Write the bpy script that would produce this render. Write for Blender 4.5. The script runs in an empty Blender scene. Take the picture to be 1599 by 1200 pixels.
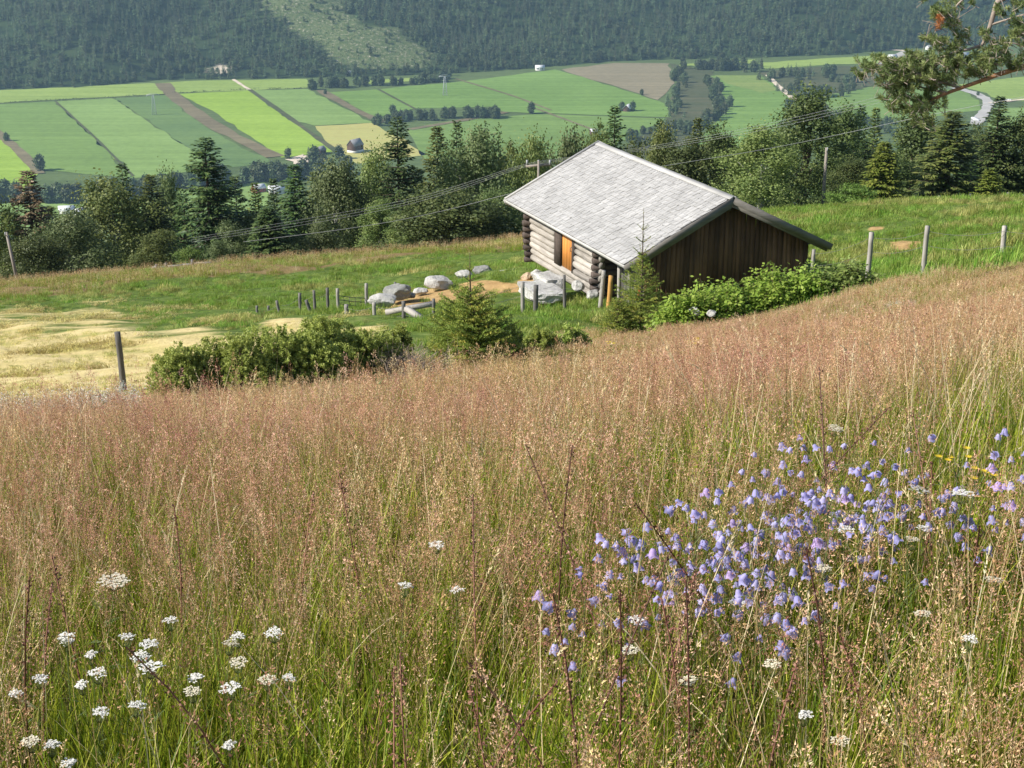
import bpy, bmesh, math, random
import numpy as np
from mathutils import Vector, Matrix, noise as mnoise

R = math.radians
rng = np.random.default_rng(7)
random.seed(7)
scene = bpy.context.scene
COL = scene.collection

# ------------------------------------------------------------------ camera
F = 2400.0                      # focal length in photo pixels (1599 wide)
PITCH = R(19.47)
cp, sp = math.cos(PITCH), math.sin(PITCH)
cam_d = bpy.data.cameras.new('camera')
cam = bpy.data.objects.new('camera', cam_d)
COL.objects.link(cam)
cam.location = (0, 0, 0)        # eye level is z = 0, the meadow underfoot is 1.6 m below
cam.rotation_euler = (math.pi/2 - PITCH, 0, 0)
cam_d.sensor_width = 36
cam_d.lens = F*36/1599
cam_d.clip_start = 0.1
cam_d.clip_end = 9000
scene.camera = cam

def ray(px, py):
    a = (px-799.5)/F; b = (600-py)/F
    return np.array([a, cp + b*sp, -sp + b*cp])
def at_y(px, py, Y):
    d = ray(px, py); return d*(Y/d[1])
def at_z(px, py, z):
    d = ray(px, py); return d*(z/d[2])

# ------------------------------------------------------------------ light
SUN_EL, SUN_AZ = R(37), R(195)          # direction towards the sun, azimuth counted from +x
sdir = Vector((math.cos(SUN_EL)*math.cos(SUN_AZ), math.cos(SUN_EL)*math.sin(SUN_AZ), math.sin(SUN_EL)))
sl = bpy.data.lights.new('sun', 'SUN'); sl.energy = 4.6; sl.angle = R(0.53); sl.color = (1, .945, .86)
so = bpy.data.objects.new('sun', sl); COL.objects.link(so)
so.rotation_euler = sdir.to_track_quat('Z', 'Y').to_euler()
w = bpy.data.worlds.new('World'); scene.world = w; w.use_nodes = True
nt = w.node_tree
sky = nt.nodes.new('ShaderNodeTexSky'); sky.sky_type = 'NISHITA'; sky.sun_disc = False
sky.sun_elevation = SUN_EL; sky.sun_rotation = math.pi/2 - SUN_AZ
sky.altitude = 600
bg = nt.nodes['Background']; bg.inputs[1].default_value = 0.085
nt.links.new(sky.outputs[0], bg.inputs[0])
scene.view_settings.view_transform = 'Standard'
scene.view_settings.look = 'None'
scene.view_settings.exposure = 0.72
scene.view_settings.gamma = 1
c = scene.cycles
c.max_bounces = 6; c.diffuse_bounces = 3; c.glossy_bounces = 2; c.transmission_bounces = 4
c.transparent_max_bounces = 8; c.volume_bounces = 0
c.use_denoising = True
try:
    c.denoiser = 'OPENIMAGEDENOISE'; c.denoising_input_passes = 'RGB_ALBEDO_NORMAL'; c.denoising_prefilter = 'ACCURATE'
except Exception: pass

# ------------------------------------------------------------------ object helpers
def tag(o, label=None, cat=None, group=None, kind=None):
    if label: o['label'] = label
    if cat: o['category'] = cat
    if group: o['group'] = group
    if kind: o['kind'] = kind
    return o
def empty(name, loc, rz=0.0):
    o = bpy.data.objects.new(name, None); COL.objects.link(o)
    o.location = loc; o.rotation_euler = (0, 0, rz); o.empty_display_size = .2
    return o

class MB:
    """collects geometry with numpy, then links it as ONE mesh object"""
    def __init__(s):
        s.v = []; s.f = []; s.m = []; s.r = []; s.n = 0
    def add(s, verts, faces, mat=0, rnd=None):
        verts = np.asarray(verts, float).reshape(-1, 3)
        for f in faces: s.f.append(tuple(int(i)+s.n for i in f)); s.m.append(mat)
        if rnd is None: rnd = random.random()
        s.r.append(np.full(len(verts), rnd) if np.isscalar(rnd) else np.asarray(rnd))
        s.v.append(verts); s.n += len(verts)
    def quads(s, V, mat=0, rnd=None):
        """V: N x 4 x 3"""
        V = np.asarray(V, float); N = len(V)
        if N == 0: return
        idx = (np.arange(N*4) + s.n).reshape(N, 4)
        s.f.extend(map(tuple, idx.tolist())); s.m.extend([mat]*N)
        if rnd is None: rnd = rng.random(N)
        s.r.append(np.repeat(np.broadcast_to(rnd, (N,)), 4)); s.v.append(V.reshape(-1, 3)); s.n += N*4
    def tris(s, V, mat=0, rnd=None):
        V = np.asarray(V, float); N = len(V)
        if N == 0: return
        idx = (np.arange(N*3) + s.n).reshape(N, 3)
        s.f.extend(map(tuple, idx.tolist())); s.m.extend([mat]*N)
        if rnd is None: rnd = rng.random(N)
        s.r.append(np.repeat(np.broadcast_to(rnd, (N,)), 3)); s.v.append(V.reshape(-1, 3)); s.n += N*3
    def box(s, lo, hi, mat=0, M=None, rnd=None):
        x0, y0, z0 = lo; x1, y1, z1 = hi
        v = np.array([[x0,y0,z0],[x1,y0,z0],[x1,y1,z0],[x0,y1,z0],[x0,y0,z1],[x1,y0,z1],[x1,y1,z1],[x0,y1,z1]], float)
        if M is not None:
            M = np.array(M); v = v @ M[:3,:3].T + M[:3,3]
        s.add(v, [(3,2,1,0),(4,5,6,7),(0,1,5,4),(1,2,6,5),(2,3,7,6),(3,0,4,7)], mat, rnd)
    def beam(s, a, b, wd, ht, mat=0, upv=(0,0,1), rnd=None):
        a = np.asarray(a, float); b = np.asarray(b, float); d = b-a; L = np.linalg.norm(d); d /= L
        x = np.cross(d, np.asarray(upv, float)); x /= np.linalg.norm(x); z = np.cross(x, d)
        M = np.eye(4); M[:3,0] = x; M[:3,1] = d; M[:3,2] = z; M[:3,3] = a
        s.box((-wd/2, 0, -ht/2), (wd/2, L, ht/2), mat, M, rnd)
    def tube(s, pts, rad, n=8, mat=0, cap=True, jit=0.0, rnd=None):
        pts = np.asarray(pts, float); k = len(pts)
        rad = np.broadcast_to(np.asarray(rad, float), (k,))
        t = np.gradient(pts, axis=0); t /= np.linalg.norm(t, axis=1)[:, None] + 1e-12
        ref = np.array([0, 0, 1.]) if abs(t[0][2]) < .9 else np.array([1., 0, 0])
        rings = []
        x = np.cross(t[0], ref); x /= np.linalg.norm(x)
        ang = np.arange(n)*2*math.pi/n
        for i in range(k):
            x = x - t[i]*(x @ t[i]); x /= np.linalg.norm(x) + 1e-12
            y = np.cross(t[i], x)
            rr = rad[i]*(1 + jit*(rng.random(n)-.5)*2) if jit else np.full(n, rad[i])
            rings.append(pts[i] + (np.cos(ang)*rr)[:, None]*x + (np.sin(ang)*rr)[:, None]*y)
        fs = []
        for i in range(k-1):
            for j in range(n):
                a, b = i*n+j, i*n+(j+1) % n
                fs.append((a, b, b+n, a+n))
        if cap:
            fs.append(tuple(range(n-1, -1, -1))); fs.append(tuple(range((k-1)*n, k*n)))
        s.add(np.concatenate(rings), fs, mat, rnd)
    def mesh(s, name, mats, smooth=False):
        me = bpy.data.meshes.new(name)
        V = np.concatenate(s.v) if s.v else np.zeros((0, 3))
        cnt = np.array([len(f) for f in s.f], np.int32)
        li = np.fromiter((i for f in s.f for i in f), np.int32, int(cnt.sum()))
        me.vertices.add(len(V)); me.vertices.foreach_set('co', V.astype(np.float32).ravel())
        me.loops.add(len(li)); me.loops.foreach_set('vertex_index', li)
        me.polygons.add(len(cnt)); st = np.concatenate([[0], np.cumsum(cnt)[:-1]]).astype(np.int32)
        me.polygons.foreach_set('loop_start', st)
        me.polygons.foreach_set('material_index', np.array(s.m, np.int32))
        if smooth: me.polygons.foreach_set('use_smooth', np.ones(len(cnt), bool))
        for m in (mats if isinstance(mats, (list, tuple)) else [mats]): me.materials.append(m)
        at = me.attributes.new('rnd', 'FLOAT', 'POINT'); at.data.foreach_set('value', np.concatenate(s.r).astype(np.float32))
        me.update(); me.validate()
        return me
    def build(s, name, mats, parent=None, smooth=False, loc=None):
        o = bpy.data.objects.new(name, s.mesh(name, mats, smooth)); COL.objects.link(o)
        if parent: o.parent = parent
        if loc is not None: o.location = loc
        return o

def diamonds(cen, d, nrm, L, W, tipw=.35):
    """leaf shaped quads: base, side, tip, side"""
    d = d/(np.linalg.norm(d, axis=1)[:, None]+1e-9)
    sd = np.cross(d, nrm); sd /= np.linalg.norm(sd, axis=1)[:, None]+1e-9
    L = np.broadcast_to(L, (len(cen),))[:, None]; W = np.broadcast_to(W, (len(cen),))[:, None]
    a = cen; m = cen + d*L*(.5-.0*tipw); b = cen + d*L
    return np.stack([a, m + sd*W*.5, b, m - sd*W*.5], 1)
def unit(v): return v/(np.linalg.norm(v, axis=-1, keepdims=True)+1e-9)
def rdir(n): return unit(rng.normal(size=(n, 3)))

# ------------------------------------------------------------------ materials
def mat_new(name):
    m = bpy.data.materials.new(name); m.use_nodes = True
    nt = m.node_tree; b = nt.nodes['Principled BSDF']
    return m, nt, b
def N(nt, t, **kw):
    n = nt.nodes.new(t)
    for k, v in kw.items(): setattr(n, k, v)
    return n
def ramp(nt, fac, stops):
    r = N(nt, 'ShaderNodeValToRGB'); e = r.color_ramp.elements
    while len(e) < len(stops): e.new(.5)
    for i, (p, cc) in enumerate(stops):
        e[i].position = p; e[i].color = (*cc, 1)
    nt.links.new(fac, r.inputs[0]); return r.outputs[0]
def mixc(nt, fac, a, b, mode='MIX'):
    m = N(nt, 'ShaderNodeMix', data_type='RGBA', blend_type=mode)
    for sock, val in ((m.inputs[0], fac), (m.inputs[6], a), (m.inputs[7], b)):
        if isinstance(val, bpy.types.NodeSocket): nt.links.new(val, sock)
        elif isinstance(val, (int, float)): sock.default_value = val
        else: sock.default_value = (*val, 1)
    return m.outputs[2]
def noise_f(nt, scale, detail=4, rough=.55, coord='Object', stretch=None):
    tc = N(nt, 'ShaderNodeTexCoord'); v = tc.outputs[coord]
    if coord == 'Position':
        pass
    if stretch:
        mp = N(nt, 'ShaderNodeMapping'); mp.inputs['Scale'].default_value = stretch
        nt.links.new(v, mp.inputs[0]); v = mp.outputs[0]
    n = N(nt, 'ShaderNodeTexNoise'); n.inputs['Scale'].default_value = scale
    n.inputs['Detail'].default_value = detail; n.inputs['Roughness'].default_value = rough
    nt.links.new(v, n.inputs['Vector']); return n.outputs[0]
def attr(nt, name, typ='GEOMETRY'):
    a = N(nt, 'ShaderNodeAttribute', attribute_name=name, attribute_type=typ); return a.outputs['Fac']

def leafmat(name, stops, trans=.35, instr=.25, rough=.55, tint=None, tstops=None, spec=.3):
    """foliage: colour varies leaf by leaf and plant by plant; part of the light goes through"""
    m, nt, b = mat_new(name)
    r = attr(nt, 'rnd')
    col = ramp(nt, r, stops)
    if tint:
        col2 = ramp(nt, r, tstops)
        col = mixc(nt, attr(nt, 'tint', 'INSTANCER'), col, col2)
    if instr:
        oi = N(nt, 'ShaderNodeObjectInfo')
        hs = N(nt, 'ShaderNodeHueSaturation')
        mr = N(nt, 'ShaderNodeMapRange'); mr.inputs[3].default_value = 1-instr; mr.inputs[4].default_value = 1+instr
        nt.links.new(oi.outputs['Random'], mr.inputs[0]); nt.links.new(mr.outputs[0], hs.inputs['Value'])
        mr2 = N(nt, 'ShaderNodeMapRange'); mr2.inputs[3].default_value = .5-.06*instr; mr2.inputs[4].default_value = .5+.06*instr
        nt.links.new(oi.outputs['Random'], mr2.inputs[0]); nt.links.new(mr2.outputs[0], hs.inputs['Hue'])
        nt.links.new(col, hs.inputs['Color']); col = hs.outputs[0]
    nt.links.new(col, b.inputs['Base Color'])
    b.inputs['Roughness'].default_value = rough; b.inputs['Specular IOR Level'].default_value = spec
    if trans:
        t = N(nt, 'ShaderNodeBsdfTranslucent'); nt.links.new(col, t.inputs[0])
        mx = N(nt, 'ShaderNodeMixShader'); mx.inputs[0].default_value = trans
        nt.links.new(b.outputs[0], mx.inputs[1]); nt.links.new(t.outputs[0], mx.inputs[2])
        nt.links.new(mx.outputs[0], nt.nodes['Material Output'].inputs[0])
    return m

def woodmat(name, c0, c1, grain=(1, 1, .06), scale=14, rough=.75, bump=.4, rvar=.5):
    m, nt, b = mat_new(name)
    f = noise_f(nt, scale, 6, .65, 'Object', grain)
    big = noise_f(nt, 1.3, 3, .5)
    col = ramp(nt, f, [(.28, c0), (.72, c1)])
    col = mixc(nt, .35, col, ramp(nt, big, [(.3, tuple(x*.7 for x in c0)), (.7, tuple(min(1, x*1.12) for x in c1))]))
    hs = N(nt, 'ShaderNodeHueSaturation')
    mr = N(nt, 'ShaderNodeMapRange'); mr.inputs[3].default_value = 1-rvar*.5; mr.inputs[4].default_value = 1+rvar*.5
    nt.links.new(attr(nt, 'rnd'), mr.inputs[0]); nt.links.new(mr.outputs[0], hs.inputs['Value'])
    nt.links.new(col, hs.inputs['Color'])
    nt.links.new(hs.outputs[0], b.inputs['Base Color']); b.inputs['Roughness'].default_value = rough
    b.inputs['Specular IOR Level'].default_value = .25
    bp = N(nt, 'ShaderNodeBump'); bp.inputs['Strength'].default_value = bump; bp.inputs['Distance'].default_value = .02
    nt.links.new(f, bp.inputs['Height']); nt.links.new(bp.outputs[0], b.inputs['Normal'])
    return m
def flatmat(name, col, rough=.6, var=.25, scale=6, spec=.3):
    m, nt, b = mat_new(name)
    f = noise_f(nt, scale, 5, .6)
    nt.links.new(ramp(nt, f, [(.3, tuple(x*(1-var) for x in col)), (.7, tuple(min(1, x*(1+var)) for x in col))]), b.inputs['Base Color'])
    b.inputs['Roughness'].default_value = rough; b.inputs['Specular IOR Level'].default_value = spec
    return m

# ------------------------------------------------------------------ terrain height
PXC = [  # photo x, photo y, distance forward: points where the ground shows
 (-150,640,17),(0,628,18),(0,598,30),(0,540,40),(0,480,52),(0,447,68),(-200,560,40),(-200,462,68),
 (200,608,19.5),(200,560,37),(200,480,51),(200,428,67),
 (400,607,20),(400,500,43),(400,450,56),(400,409,66),
 (590,590,19),(640,545,25),(620,480,46),(620,435,56),(620,396,65),
 (735,548,22),(735,505,36),(700,470,46),(650,455,50),(820,428,49),(820,378,64),
 (935,472,43.8),(900,500,36),(1000,505,33),(1000,560,20),(1252,452,43.8),(1130,505,33),
 (1200,487,29),(1300,452,30.5),(1450,425,28),(1599,405,26),(1599,500,14.5),(1599,600,8.3),(1750,385,25),
 (1360,440,36),(1450,398,41),(1400,350,55),(1400,318,68),(1220,330,66),(1599,313,66),(1750,308,66),(1750,345,45)]
PDC = [(-4,-6,-1.75),(0,-6,-1.5),(4,-6,-1.25),(-3,0,-1.75),(0,0,-1.6),(3,0,-1.4),(-2,3,-1.83),(0,3,-1.68),(2,3,-1.5),
 (-3,6,-2.75),(0,6,-2.5),(2.5,6,-2.25),(0,10,-3.72),(-4,11,-4.4),(0,15,-5.35),(-5,15,-5.75),(4.5,10.5,-3.35),
 (-30,82,-25.5),(0,82,-22.5),(28,82,-20.5),(-45,110,-40),(0,110,-37),(45,110,-33)]
_P = np.array([at_y(*p)-np.array([0,0,(.22 if p[0] < 210 else .42 if p[0] < 700 else .25) if 15 < p[2] < 33.6 else 0]) for p in PXC] + [np.array(p, float) for p in PDC])
_S = 20.0
def _U(r2): return .5*r2*np.log(r2+1e-12)
def _fit():
    X = _P[:, :2]/_S; n = len(X)
    K = _U(((X[:, None]-X[None])**2).sum(-1)) + np.eye(n)*2e-3
    Q = np.c_[np.ones(n), X]
    A = np.block([[K, Q], [Q.T, np.zeros((3, 3))]])
    return np.linalg.solve(A, np.r_[_P[:, 2], 0, 0, 0]), X
_W, _X = _fit()
HV = -300.0
def tps(x, y):
    p = np.stack([x, y], -1)/_S
    out = np.zeros(p.shape[:-1])
    for wt, c0 in zip(_W[:-3], _X): out += wt*_U(((p-c0)**2).sum(-1))
    return out + _W[-3] + p[..., 0]*_W[-2] + p[..., 1]*_W[-1]
def zt(x, y):
    """ground height; the last part runs down to the valley floor"""
    x = np.asarray(x, float); y = np.asarray(y, float)
    yc = np.clip(y, -8, 112); lim = 12+.55*np.clip(yc, 0, None); xc = np.clip(x, -lim, lim)
    z = tps(xc, yc) + .04*(x-xc)
    z = z - .06*np.clip(-y-8, 0, None)*0
    return z + np.where(y > 112, -(y-112)*.265, 0)
def hit(px, py, h=0.0, y0=2.0, y1=100.0):
    """first point of a photo ray that is h above the ground"""
    d = ray(px, py); ys = np.geomspace(y0, y1, 900)
    t = ys/d[1]; g = t*d[2] - (zt(t*d[0], ys)+h)
    k = np.argmax(g < 0) if (g < 0).any() else len(ys)-1
    Y = ys[k]; return d*(Y/d[1])
# ------------------------------------------------------------------ zones of the near ground
def project(x, y, z):
    dep = y*cp - z*sp
    return 799.5 + F*x/dep, 600 - F*(y*sp + z*cp)/dep
_YB = np.array([(-400,17),(-100,18),(0,18.6),(260,20.2),(420,22),(620,25),(700,27),(930,33.5),(1060,31.5),(1200,30),(1330,30),(1480,28),(1599,26.5),(1750,25),(2200,20)])
def yb(px): return np.interp(px, _YB[:,0], _YB[:,1])
_CR = np.array([(-600,480),(0,447),(300,415),(820,378),(1000,360),(1200,326),(1400,317),(1599,313),(2200,300)])
def blob(px, py, cx, cy, rx, ry): return np.exp(-(((px-cx)/rx)**2+((py-cy)/ry)**2))
def zones(x, y):
    z = zt(x, y); px, py = project(x, np.maximum(y, .5), z)
    mead = np.clip((yb(px)-y)/1.2+.5, 0, 1)
    cr = np.interp(px, _CR[:,0], _CR[:,1])
    left = np.clip((900-px)/120, 0, 1)
    wob = 9*np.sin(px/61)+6*np.sin(px/23+1)+5*np.sin(y*1.7)
    hay = np.clip((py+wob-497)/38, 0, 1)*np.clip((690-px)/90, 0, 1)
    hay = np.maximum(hay, .5*np.clip((py+wob-478)/12, 0, 1)*np.clip((330-px)/150, 0, 1))*(1-mead)
    brown = np.clip((cr+26-12*np.clip((px-300)/500,0,1)-py+wob*.3)/8, 0, 1)*np.clip((1000-px)/100,0,1)*(1-mead)
    bare = np.maximum.reduce([blob(px,py,700,462,75,13), blob(px,py,770,447,60,9), blob(px,py,640,476,45,9)*.9, blob(px,py,835,440,30,10),
                              blob(px,py,1415,385,36,9)*.8, blob(px,py,1368,357,14,4)*.8, blob(px,py,1300,372,10,4)*.6, blob(px,py,1500,395,40,6)*.4])*(1-mead)
    bare = np.clip(bare*1.7-.25, 0, 1)
    return mead, hay, brown, bare, px, py

def grid_mesh(name, X, Y, Z, mat, attrs, kind='structure'):
    nr, nc = X.shape
    me = bpy.data.meshes.new(name)
    V = np.stack([X, Y, Z], -1).reshape(-1, 3)
    me.vertices.add(len(V)); me.vertices.foreach_set('co', V.astype(np.float32).ravel())
    i = np.arange(nr*nc).reshape(nr, nc)
    q = np.stack([i[:-1,:-1], i[:-1,1:], i[1:,1:], i[1:,:-1]], -1).reshape(-1, 4)
    me.loops.add(q.size); me.loops.foreach_set('vertex_index', q.astype(np.int32).ravel())
    me.polygons.add(len(q)); me.polygons.foreach_set('loop_start', (np.arange(len(q))*4).astype(np.int32))
    me.polygons.foreach_set('use_smooth', np.ones(len(q), bool))
    for k, a in attrs.items():
        at = me.attributes.new(k, 'FLOAT', 'POINT'); at.data.foreach_set('value', np.asarray(a, np.float32).ravel())
    me.materials.append(mat); me.update(); me.validate()
    o = bpy.data.objects.new(name, me); COL.objects.link(o); tag(o, kind=kind); return o

def ground_mat():
    m, nt, b = mat_new('ground')
    n1 = noise_f(nt, 2.2, 8, .65); n2 = noise_f(nt, .35, 5, .6); n3 = noise_f(nt, 14, 4, .7)
    rows = noise_f(nt, 1.0, 6, .6, 'Object', (.35, 1.5, 1))
    green = ramp(nt, n1, [(.3, (.045,.075,.014)), (.52, (.10,.15,.028)), (.72, (.18,.22,.06))])
    thatch = ramp(nt, n3, [(.3, (.045,.042,.016)), (.7, (.16,.12,.052))])
    hay = ramp(nt, rows, [(.30, (.33,.33,.10)), (.46, (.55,.45,.19)), (.62, (.66,.54,.27)), (.80, (.48,.45,.15))])
    hay = mixc(nt, .25, hay, ramp(nt, n3, [(.3, (.2,.15,.06)), (.7, (.75,.62,.32))]))
    tan = ramp(nt, n1, [(.3, (.25,.15,.06)), (.6, (.46,.31,.14)), (.75, (.30,.25,.10))])
    brn = ramp(nt, n3, [(.3, (.12,.085,.035)), (.7, (.27,.20,.09))])
    patch = ramp(nt, rows, [(.50, (0,0,0)), (.60, (1,1,1))])
    def edge(a, noi, lo=.35, hi=.65):
        ad = N(nt, 'ShaderNodeMath', operation='ADD'); nt.links.new(attr(nt, a), ad.inputs[0])
        sc = N(nt, 'ShaderNodeMath', operation='MULTIPLY_ADD'); nt.links.new(noi, sc.inputs[0]); sc.inputs[1].default_value = .9; sc.inputs[2].default_value = -.45
        nt.links.new(sc.outputs[0], ad.inputs[1])
        mr = N(nt, 'ShaderNodeMapRange', interpolation_type='SMOOTHSTEP'); mr.inputs[1].default_value = lo; mr.inputs[2].default_value = hi
        nt.links.new(ad.outputs[0], mr.inputs[0]); return mr.outputs[0]
    c0 = mixc(nt, edge('hay', rows), green, hay)
    c0 = mixc(nt, edge('brown', n1), c0, brn)
    c0 = mixc(nt, edge('bare', n1), c0, tan)
    c0 = mixc(nt, attr(nt, 'mead'), c0, thatch)
    nt.links.new(c0, b.inputs['Base Color']); b.inputs['Roughness'].default_value = .9; b.inputs['Specular IOR Level'].default_value = .1
    bp = N(nt, 'ShaderNodeBump'); bp.inputs['Strength'].default_value = .8; bp.inputs['Distance'].default_value = .12
    nt.links.new(n1, bp.inputs['Height']); nt.links.new(bp.outputs[0], b.inputs['Normal'])
    return m
_ys = np.concatenate([np.arange(-8, 20, .3), np.arange(20, 72, .33), np.arange(72, 112, 1.5), np.geomspace(112, 1190, 50)])
_az = np.linspace(-1, 1, 321); _az = np.sign(_az)*(.55*np.abs(_az)+.9*np.abs(_az)**3)
_Xg = _az[None, :]*(9+np.clip(_ys, 0, None)*.72)[:, None]; _Yg = np.repeat(_ys[:, None], len(_az), 1)
_Zg = zt(_Xg, _Yg)
_bump = (np.sin(_Xg*1.9+np.sin(_Yg*1.3))*np.sin(_Yg*2.3+_Xg*.7)*.05 + np.sin(_Xg*.7+2)*np.sin(_Yg*.9+_Xg*.33)*.08)*np.clip(_Yg/20,0.1,1)*(_Yg<112)
_mz = zones(_Xg, _Yg)
ground = grid_mesh('ground', _Xg, _Yg, _Zg+_bump, ground_mat(), dict(mead=_mz[0], hay=_mz[1], brown=_mz[2], bare=_mz[3]))

# ------------------------------------------------------------------ valley floor, fields, roads, far hillside
def fieldmat(name, a, b2, dirn=(1, 0), sc=.02, contrast=1.0):
    m, nt, b = mat_new(name)
    tc = N(nt, 'ShaderNodeTexCoord'); mp = N(nt, 'ShaderNodeMapping')
    mp.inputs['Rotation'].default_value = (0, 0, -math.atan2(dirn[1], dirn[0])); mp.inputs['Scale'].default_value = (.0022, .09, 1)
    mp.vector_type = 'TEXTURE' if False else 'POINT'
    nt.links.new(tc.outputs['Object'], mp.inputs[0])
    n = N(nt, 'ShaderNodeTexNoise'); n.inputs['Scale'].default_value = 1; n.inputs['Detail'].default_value = 6; n.inputs['Roughness'].default_value = .65
    nt.links.new(mp.outputs[0], n.inputs['Vector'])
    big = noise_f(nt, .008, 6, .6); fine = noise_f(nt, .12, 5, .7)
    col = ramp(nt, n.outputs[0], [(.38, tuple(x*.78 for x in a)), (.5, a), (.62, tuple(x*1.12 for x in b2))])
    col = mixc(nt, .45, col, ramp(nt, big, [(.36, tuple(x*.88 for x in a)), (.64, tuple(x*1.06 for x in b2))]))
    col = mixc(nt, .3, col, ramp(nt, fine, [(.3, tuple(x*.6 for x in a)), (.7, tuple(x*1.3 for x in b2))]))
    nt.links.new(col, b.inputs['Base Color']); b.inputs['Roughness'].default_value = .9; b.inputs['Specular IOR Level'].default_value = .05
    return m
def flat(name, poly, m, dz, wobble=True, kind='structure'):
    """a field or road sheet lying on the valley floor"""
    P = np.array([at_z(x, y, HV)[:2] for x, y in poly])
    pts = []
    for i in range(len(P)):
        a, b_ = P[i], P[(i+1) % len(P)]; k = max(2, int(np.linalg.norm(b_-a)/25))
        for t in np.arange(k)/k:
            q = a+(b_-a)*t
            pts.append(q + (rng.normal(size=2)*2.0 if wobble else 0))
    bm = bmesh.new(); vs = [bm.verts.new((p[0], p[1], HV+dz)) for p in pts]
    f = bm.faces.new(vs); bmesh.ops.triangulate(bm, faces=[f]); 
    for f in bm.faces:
        if f.normal.z < 0: f.normal_flip()
    me = bpy.data.meshes.new(name); bm.to_mesh(me); bm.free(); me.materials.append(m)
    o = bpy.data.objects.new(name, me); COL.objects.link(o); tag(o, kind=kind); return o
def strip(name, line, width, m, dz, kind='structure'):
    P = np.array([at_z(x, y, HV)[:2] for x, y in line]); Q = []
    for i in range(len(P)-1):
        for t in np.arange(8)/8: Q.append(P[i]*(1-t)+P[i+1]*t)
    Q.append(P[-1]); Q = np.array(Q)
    for _ in range(6): Q[1:-1] = (Q[:-2]+2*Q[1:-1]+Q[2:])/4
    t = np.gradient(Q, axis=0); t /= np.linalg.norm(t, axis=1)[:, None]; nrm = np.stack([-t[:,1], t[:,0]], 1)
    wv = width/2*(1+.12*rng.normal(size=len(Q)))[:, None]
    L = np.c_[Q+nrm*wv, np.full(len(Q), HV+dz)]; Rr = np.c_[Q-nrm*wv, np.full(len(Q), HV+dz)]
    mb = MB(); mb.quads(np.stack([Rr[:-1], Rr[1:], L[1:], L[:-1]], 1)); o = mb.build(name, m); tag(o, kind=kind); return o

def crop_dir(a, b_): return tuple((at_z(*b_, HV)-at_z(*a, HV))[:2])
D1 = crop_dir((278,147), (430,240)); D2 = crop_dir((870,108), (1030,158))
G_floor = fieldmat('valley_grass', (.075,.11,.04), (.125,.17,.06), D1)
vx, vy = np.meshgrid(np.linspace(-3200, 3200, 40), np.linspace(1040, 3400, 30))
grid_mesh('valley_floor', vx, vy, np.full_like(vx, HV), G_floor, {})
g_mid = fieldmat('crop_mid_green', (0.140,0.224,0.056), (0.185,0.280,0.073), D1)
g_lite = fieldmat('crop_light_green', (0.179,0.274,0.073), (0.230,0.336,0.101), D1)
g_dark = fieldmat('crop_dark_green', (0.112,0.185,0.065), (0.146,0.218,0.069), D1)
g_brt = fieldmat('crop_bright', (0.230,0.353,0.039), (0.291,0.414,0.067), D1)
g_pale = fieldmat('crop_pale', (0.224,0.314,0.067), (0.286,0.370,0.101), D1)
g_right = fieldmat('crop_right', (0.134,0.230,0.050), (0.190,0.297,0.078), D2)
g_yel = fieldmat('stubble_yellow', (.47,.41,.15), (.36,.38,.12), D1)
g_soil = fieldmat('ploughed_soil', (.22,.19,.12), (.27,.23,.145), D2)
g_dirt = fieldmat('dirt', (.15,.12,.07), (.22,.19,.11), D1)
g_orng = fieldmat('ripening_crop', (0.168,0.258,0.062), (0.246,0.280,0.084), D2)
g_scrub = fieldmat('scrub_ground', (.06,.085,.035), (.12,.11,.06), D2)
g_road = flatmat('road_surface', (.42,.40,.37), .8, .12, .05)
g_sand = flatmat('pale_gravel', (.62,.52,.40), .9, .2, .1)
FL = [
 ([(-120,152),(0,142),(120,136),(240,130),(252,132),(262,147),(0,161),(-120,167)], g_pale),
 ([(-120,169),(0,163),(86,159),(150,218),(212,280),(62,266),(0,206),(-120,165)], g_mid),
 ([(86,159),(178,154),(300,236),(335,264),(212,280),(150,218)], g_lite),
 ([(178,154),(262,149),(330,205),(424,254),(335,264),(300,236)], g_dark),
 ([(-150,212),(0,214),(58,270),(40,300),(-150,300)], g_brt),
 ([(280,147),(388,142),(524,236),(440,246),(350,185)], g_brt),
 ([(391,142),(480,139),(582,192),(490,197),(455,188)], g_lite),
 ([(490,197.5),(582,192.5),(668,242),(560,256),(526,236)], g_yel),
 ([(254,130),(300,126.5),(480,124),(487,138),(268,146)], g_pale),
 ([(515,145),(590,140),(740,126),(868,109),(1030,159),(1046,168),(1046,184),(830,177),(785,175),(760,168),(650,170),(595,183),(578,181)], g_right),
 ([(640,203),(700,190),(830,179),(1044,186),(960,228),(880,250),(660,250)], g_mid),
 ([(872,109),(960,99),(1042,99),(1054,130),(1030,157)], g_soil),
 ([(1112,119),(1185,118),(1215,140),(1238,156),(1212,200),(1160,230),(1080,225),(1142,168)], g_right),
 ([(1116,119),(1183,119),(1214,141),(1190,146),(1130,130)], g_orng),
 ([(1185,99),(1300,91),(1392,86),(1385,100),(1300,101),(1250,105),(1200,109)], g_pale),
 ([(1180,93),(1060,101),(1062,105),(1180,99)], g_pale),
 ([(1495,134),(1680,108),(1680,163),(1562,158),(1538,146)], g_pale),
 ([(1285,150),(1360,136),(1500,141),(1530,158),(1528,172),(1440,186),(1300,184)], g_mid),
 ([(1552,170),(1680,166),(1680,215),(1536,212)], g_lite),
 ([(0,318),(120,312),(250,300),(420,285),(420,330),(0,360)], g_lite),
 ([(640,128),(700,120),(690,118),(560,128),(560,132)], g_pale),
]
for k, (pl, mm) in enumerate(FL): flat('field', pl, mm, .35 + (.15 if mm is g_orng else 0))
strip('farm_track', [(254,131),(266,147),(330,196),(430,246)], 18, g_dirt, .7)
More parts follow.
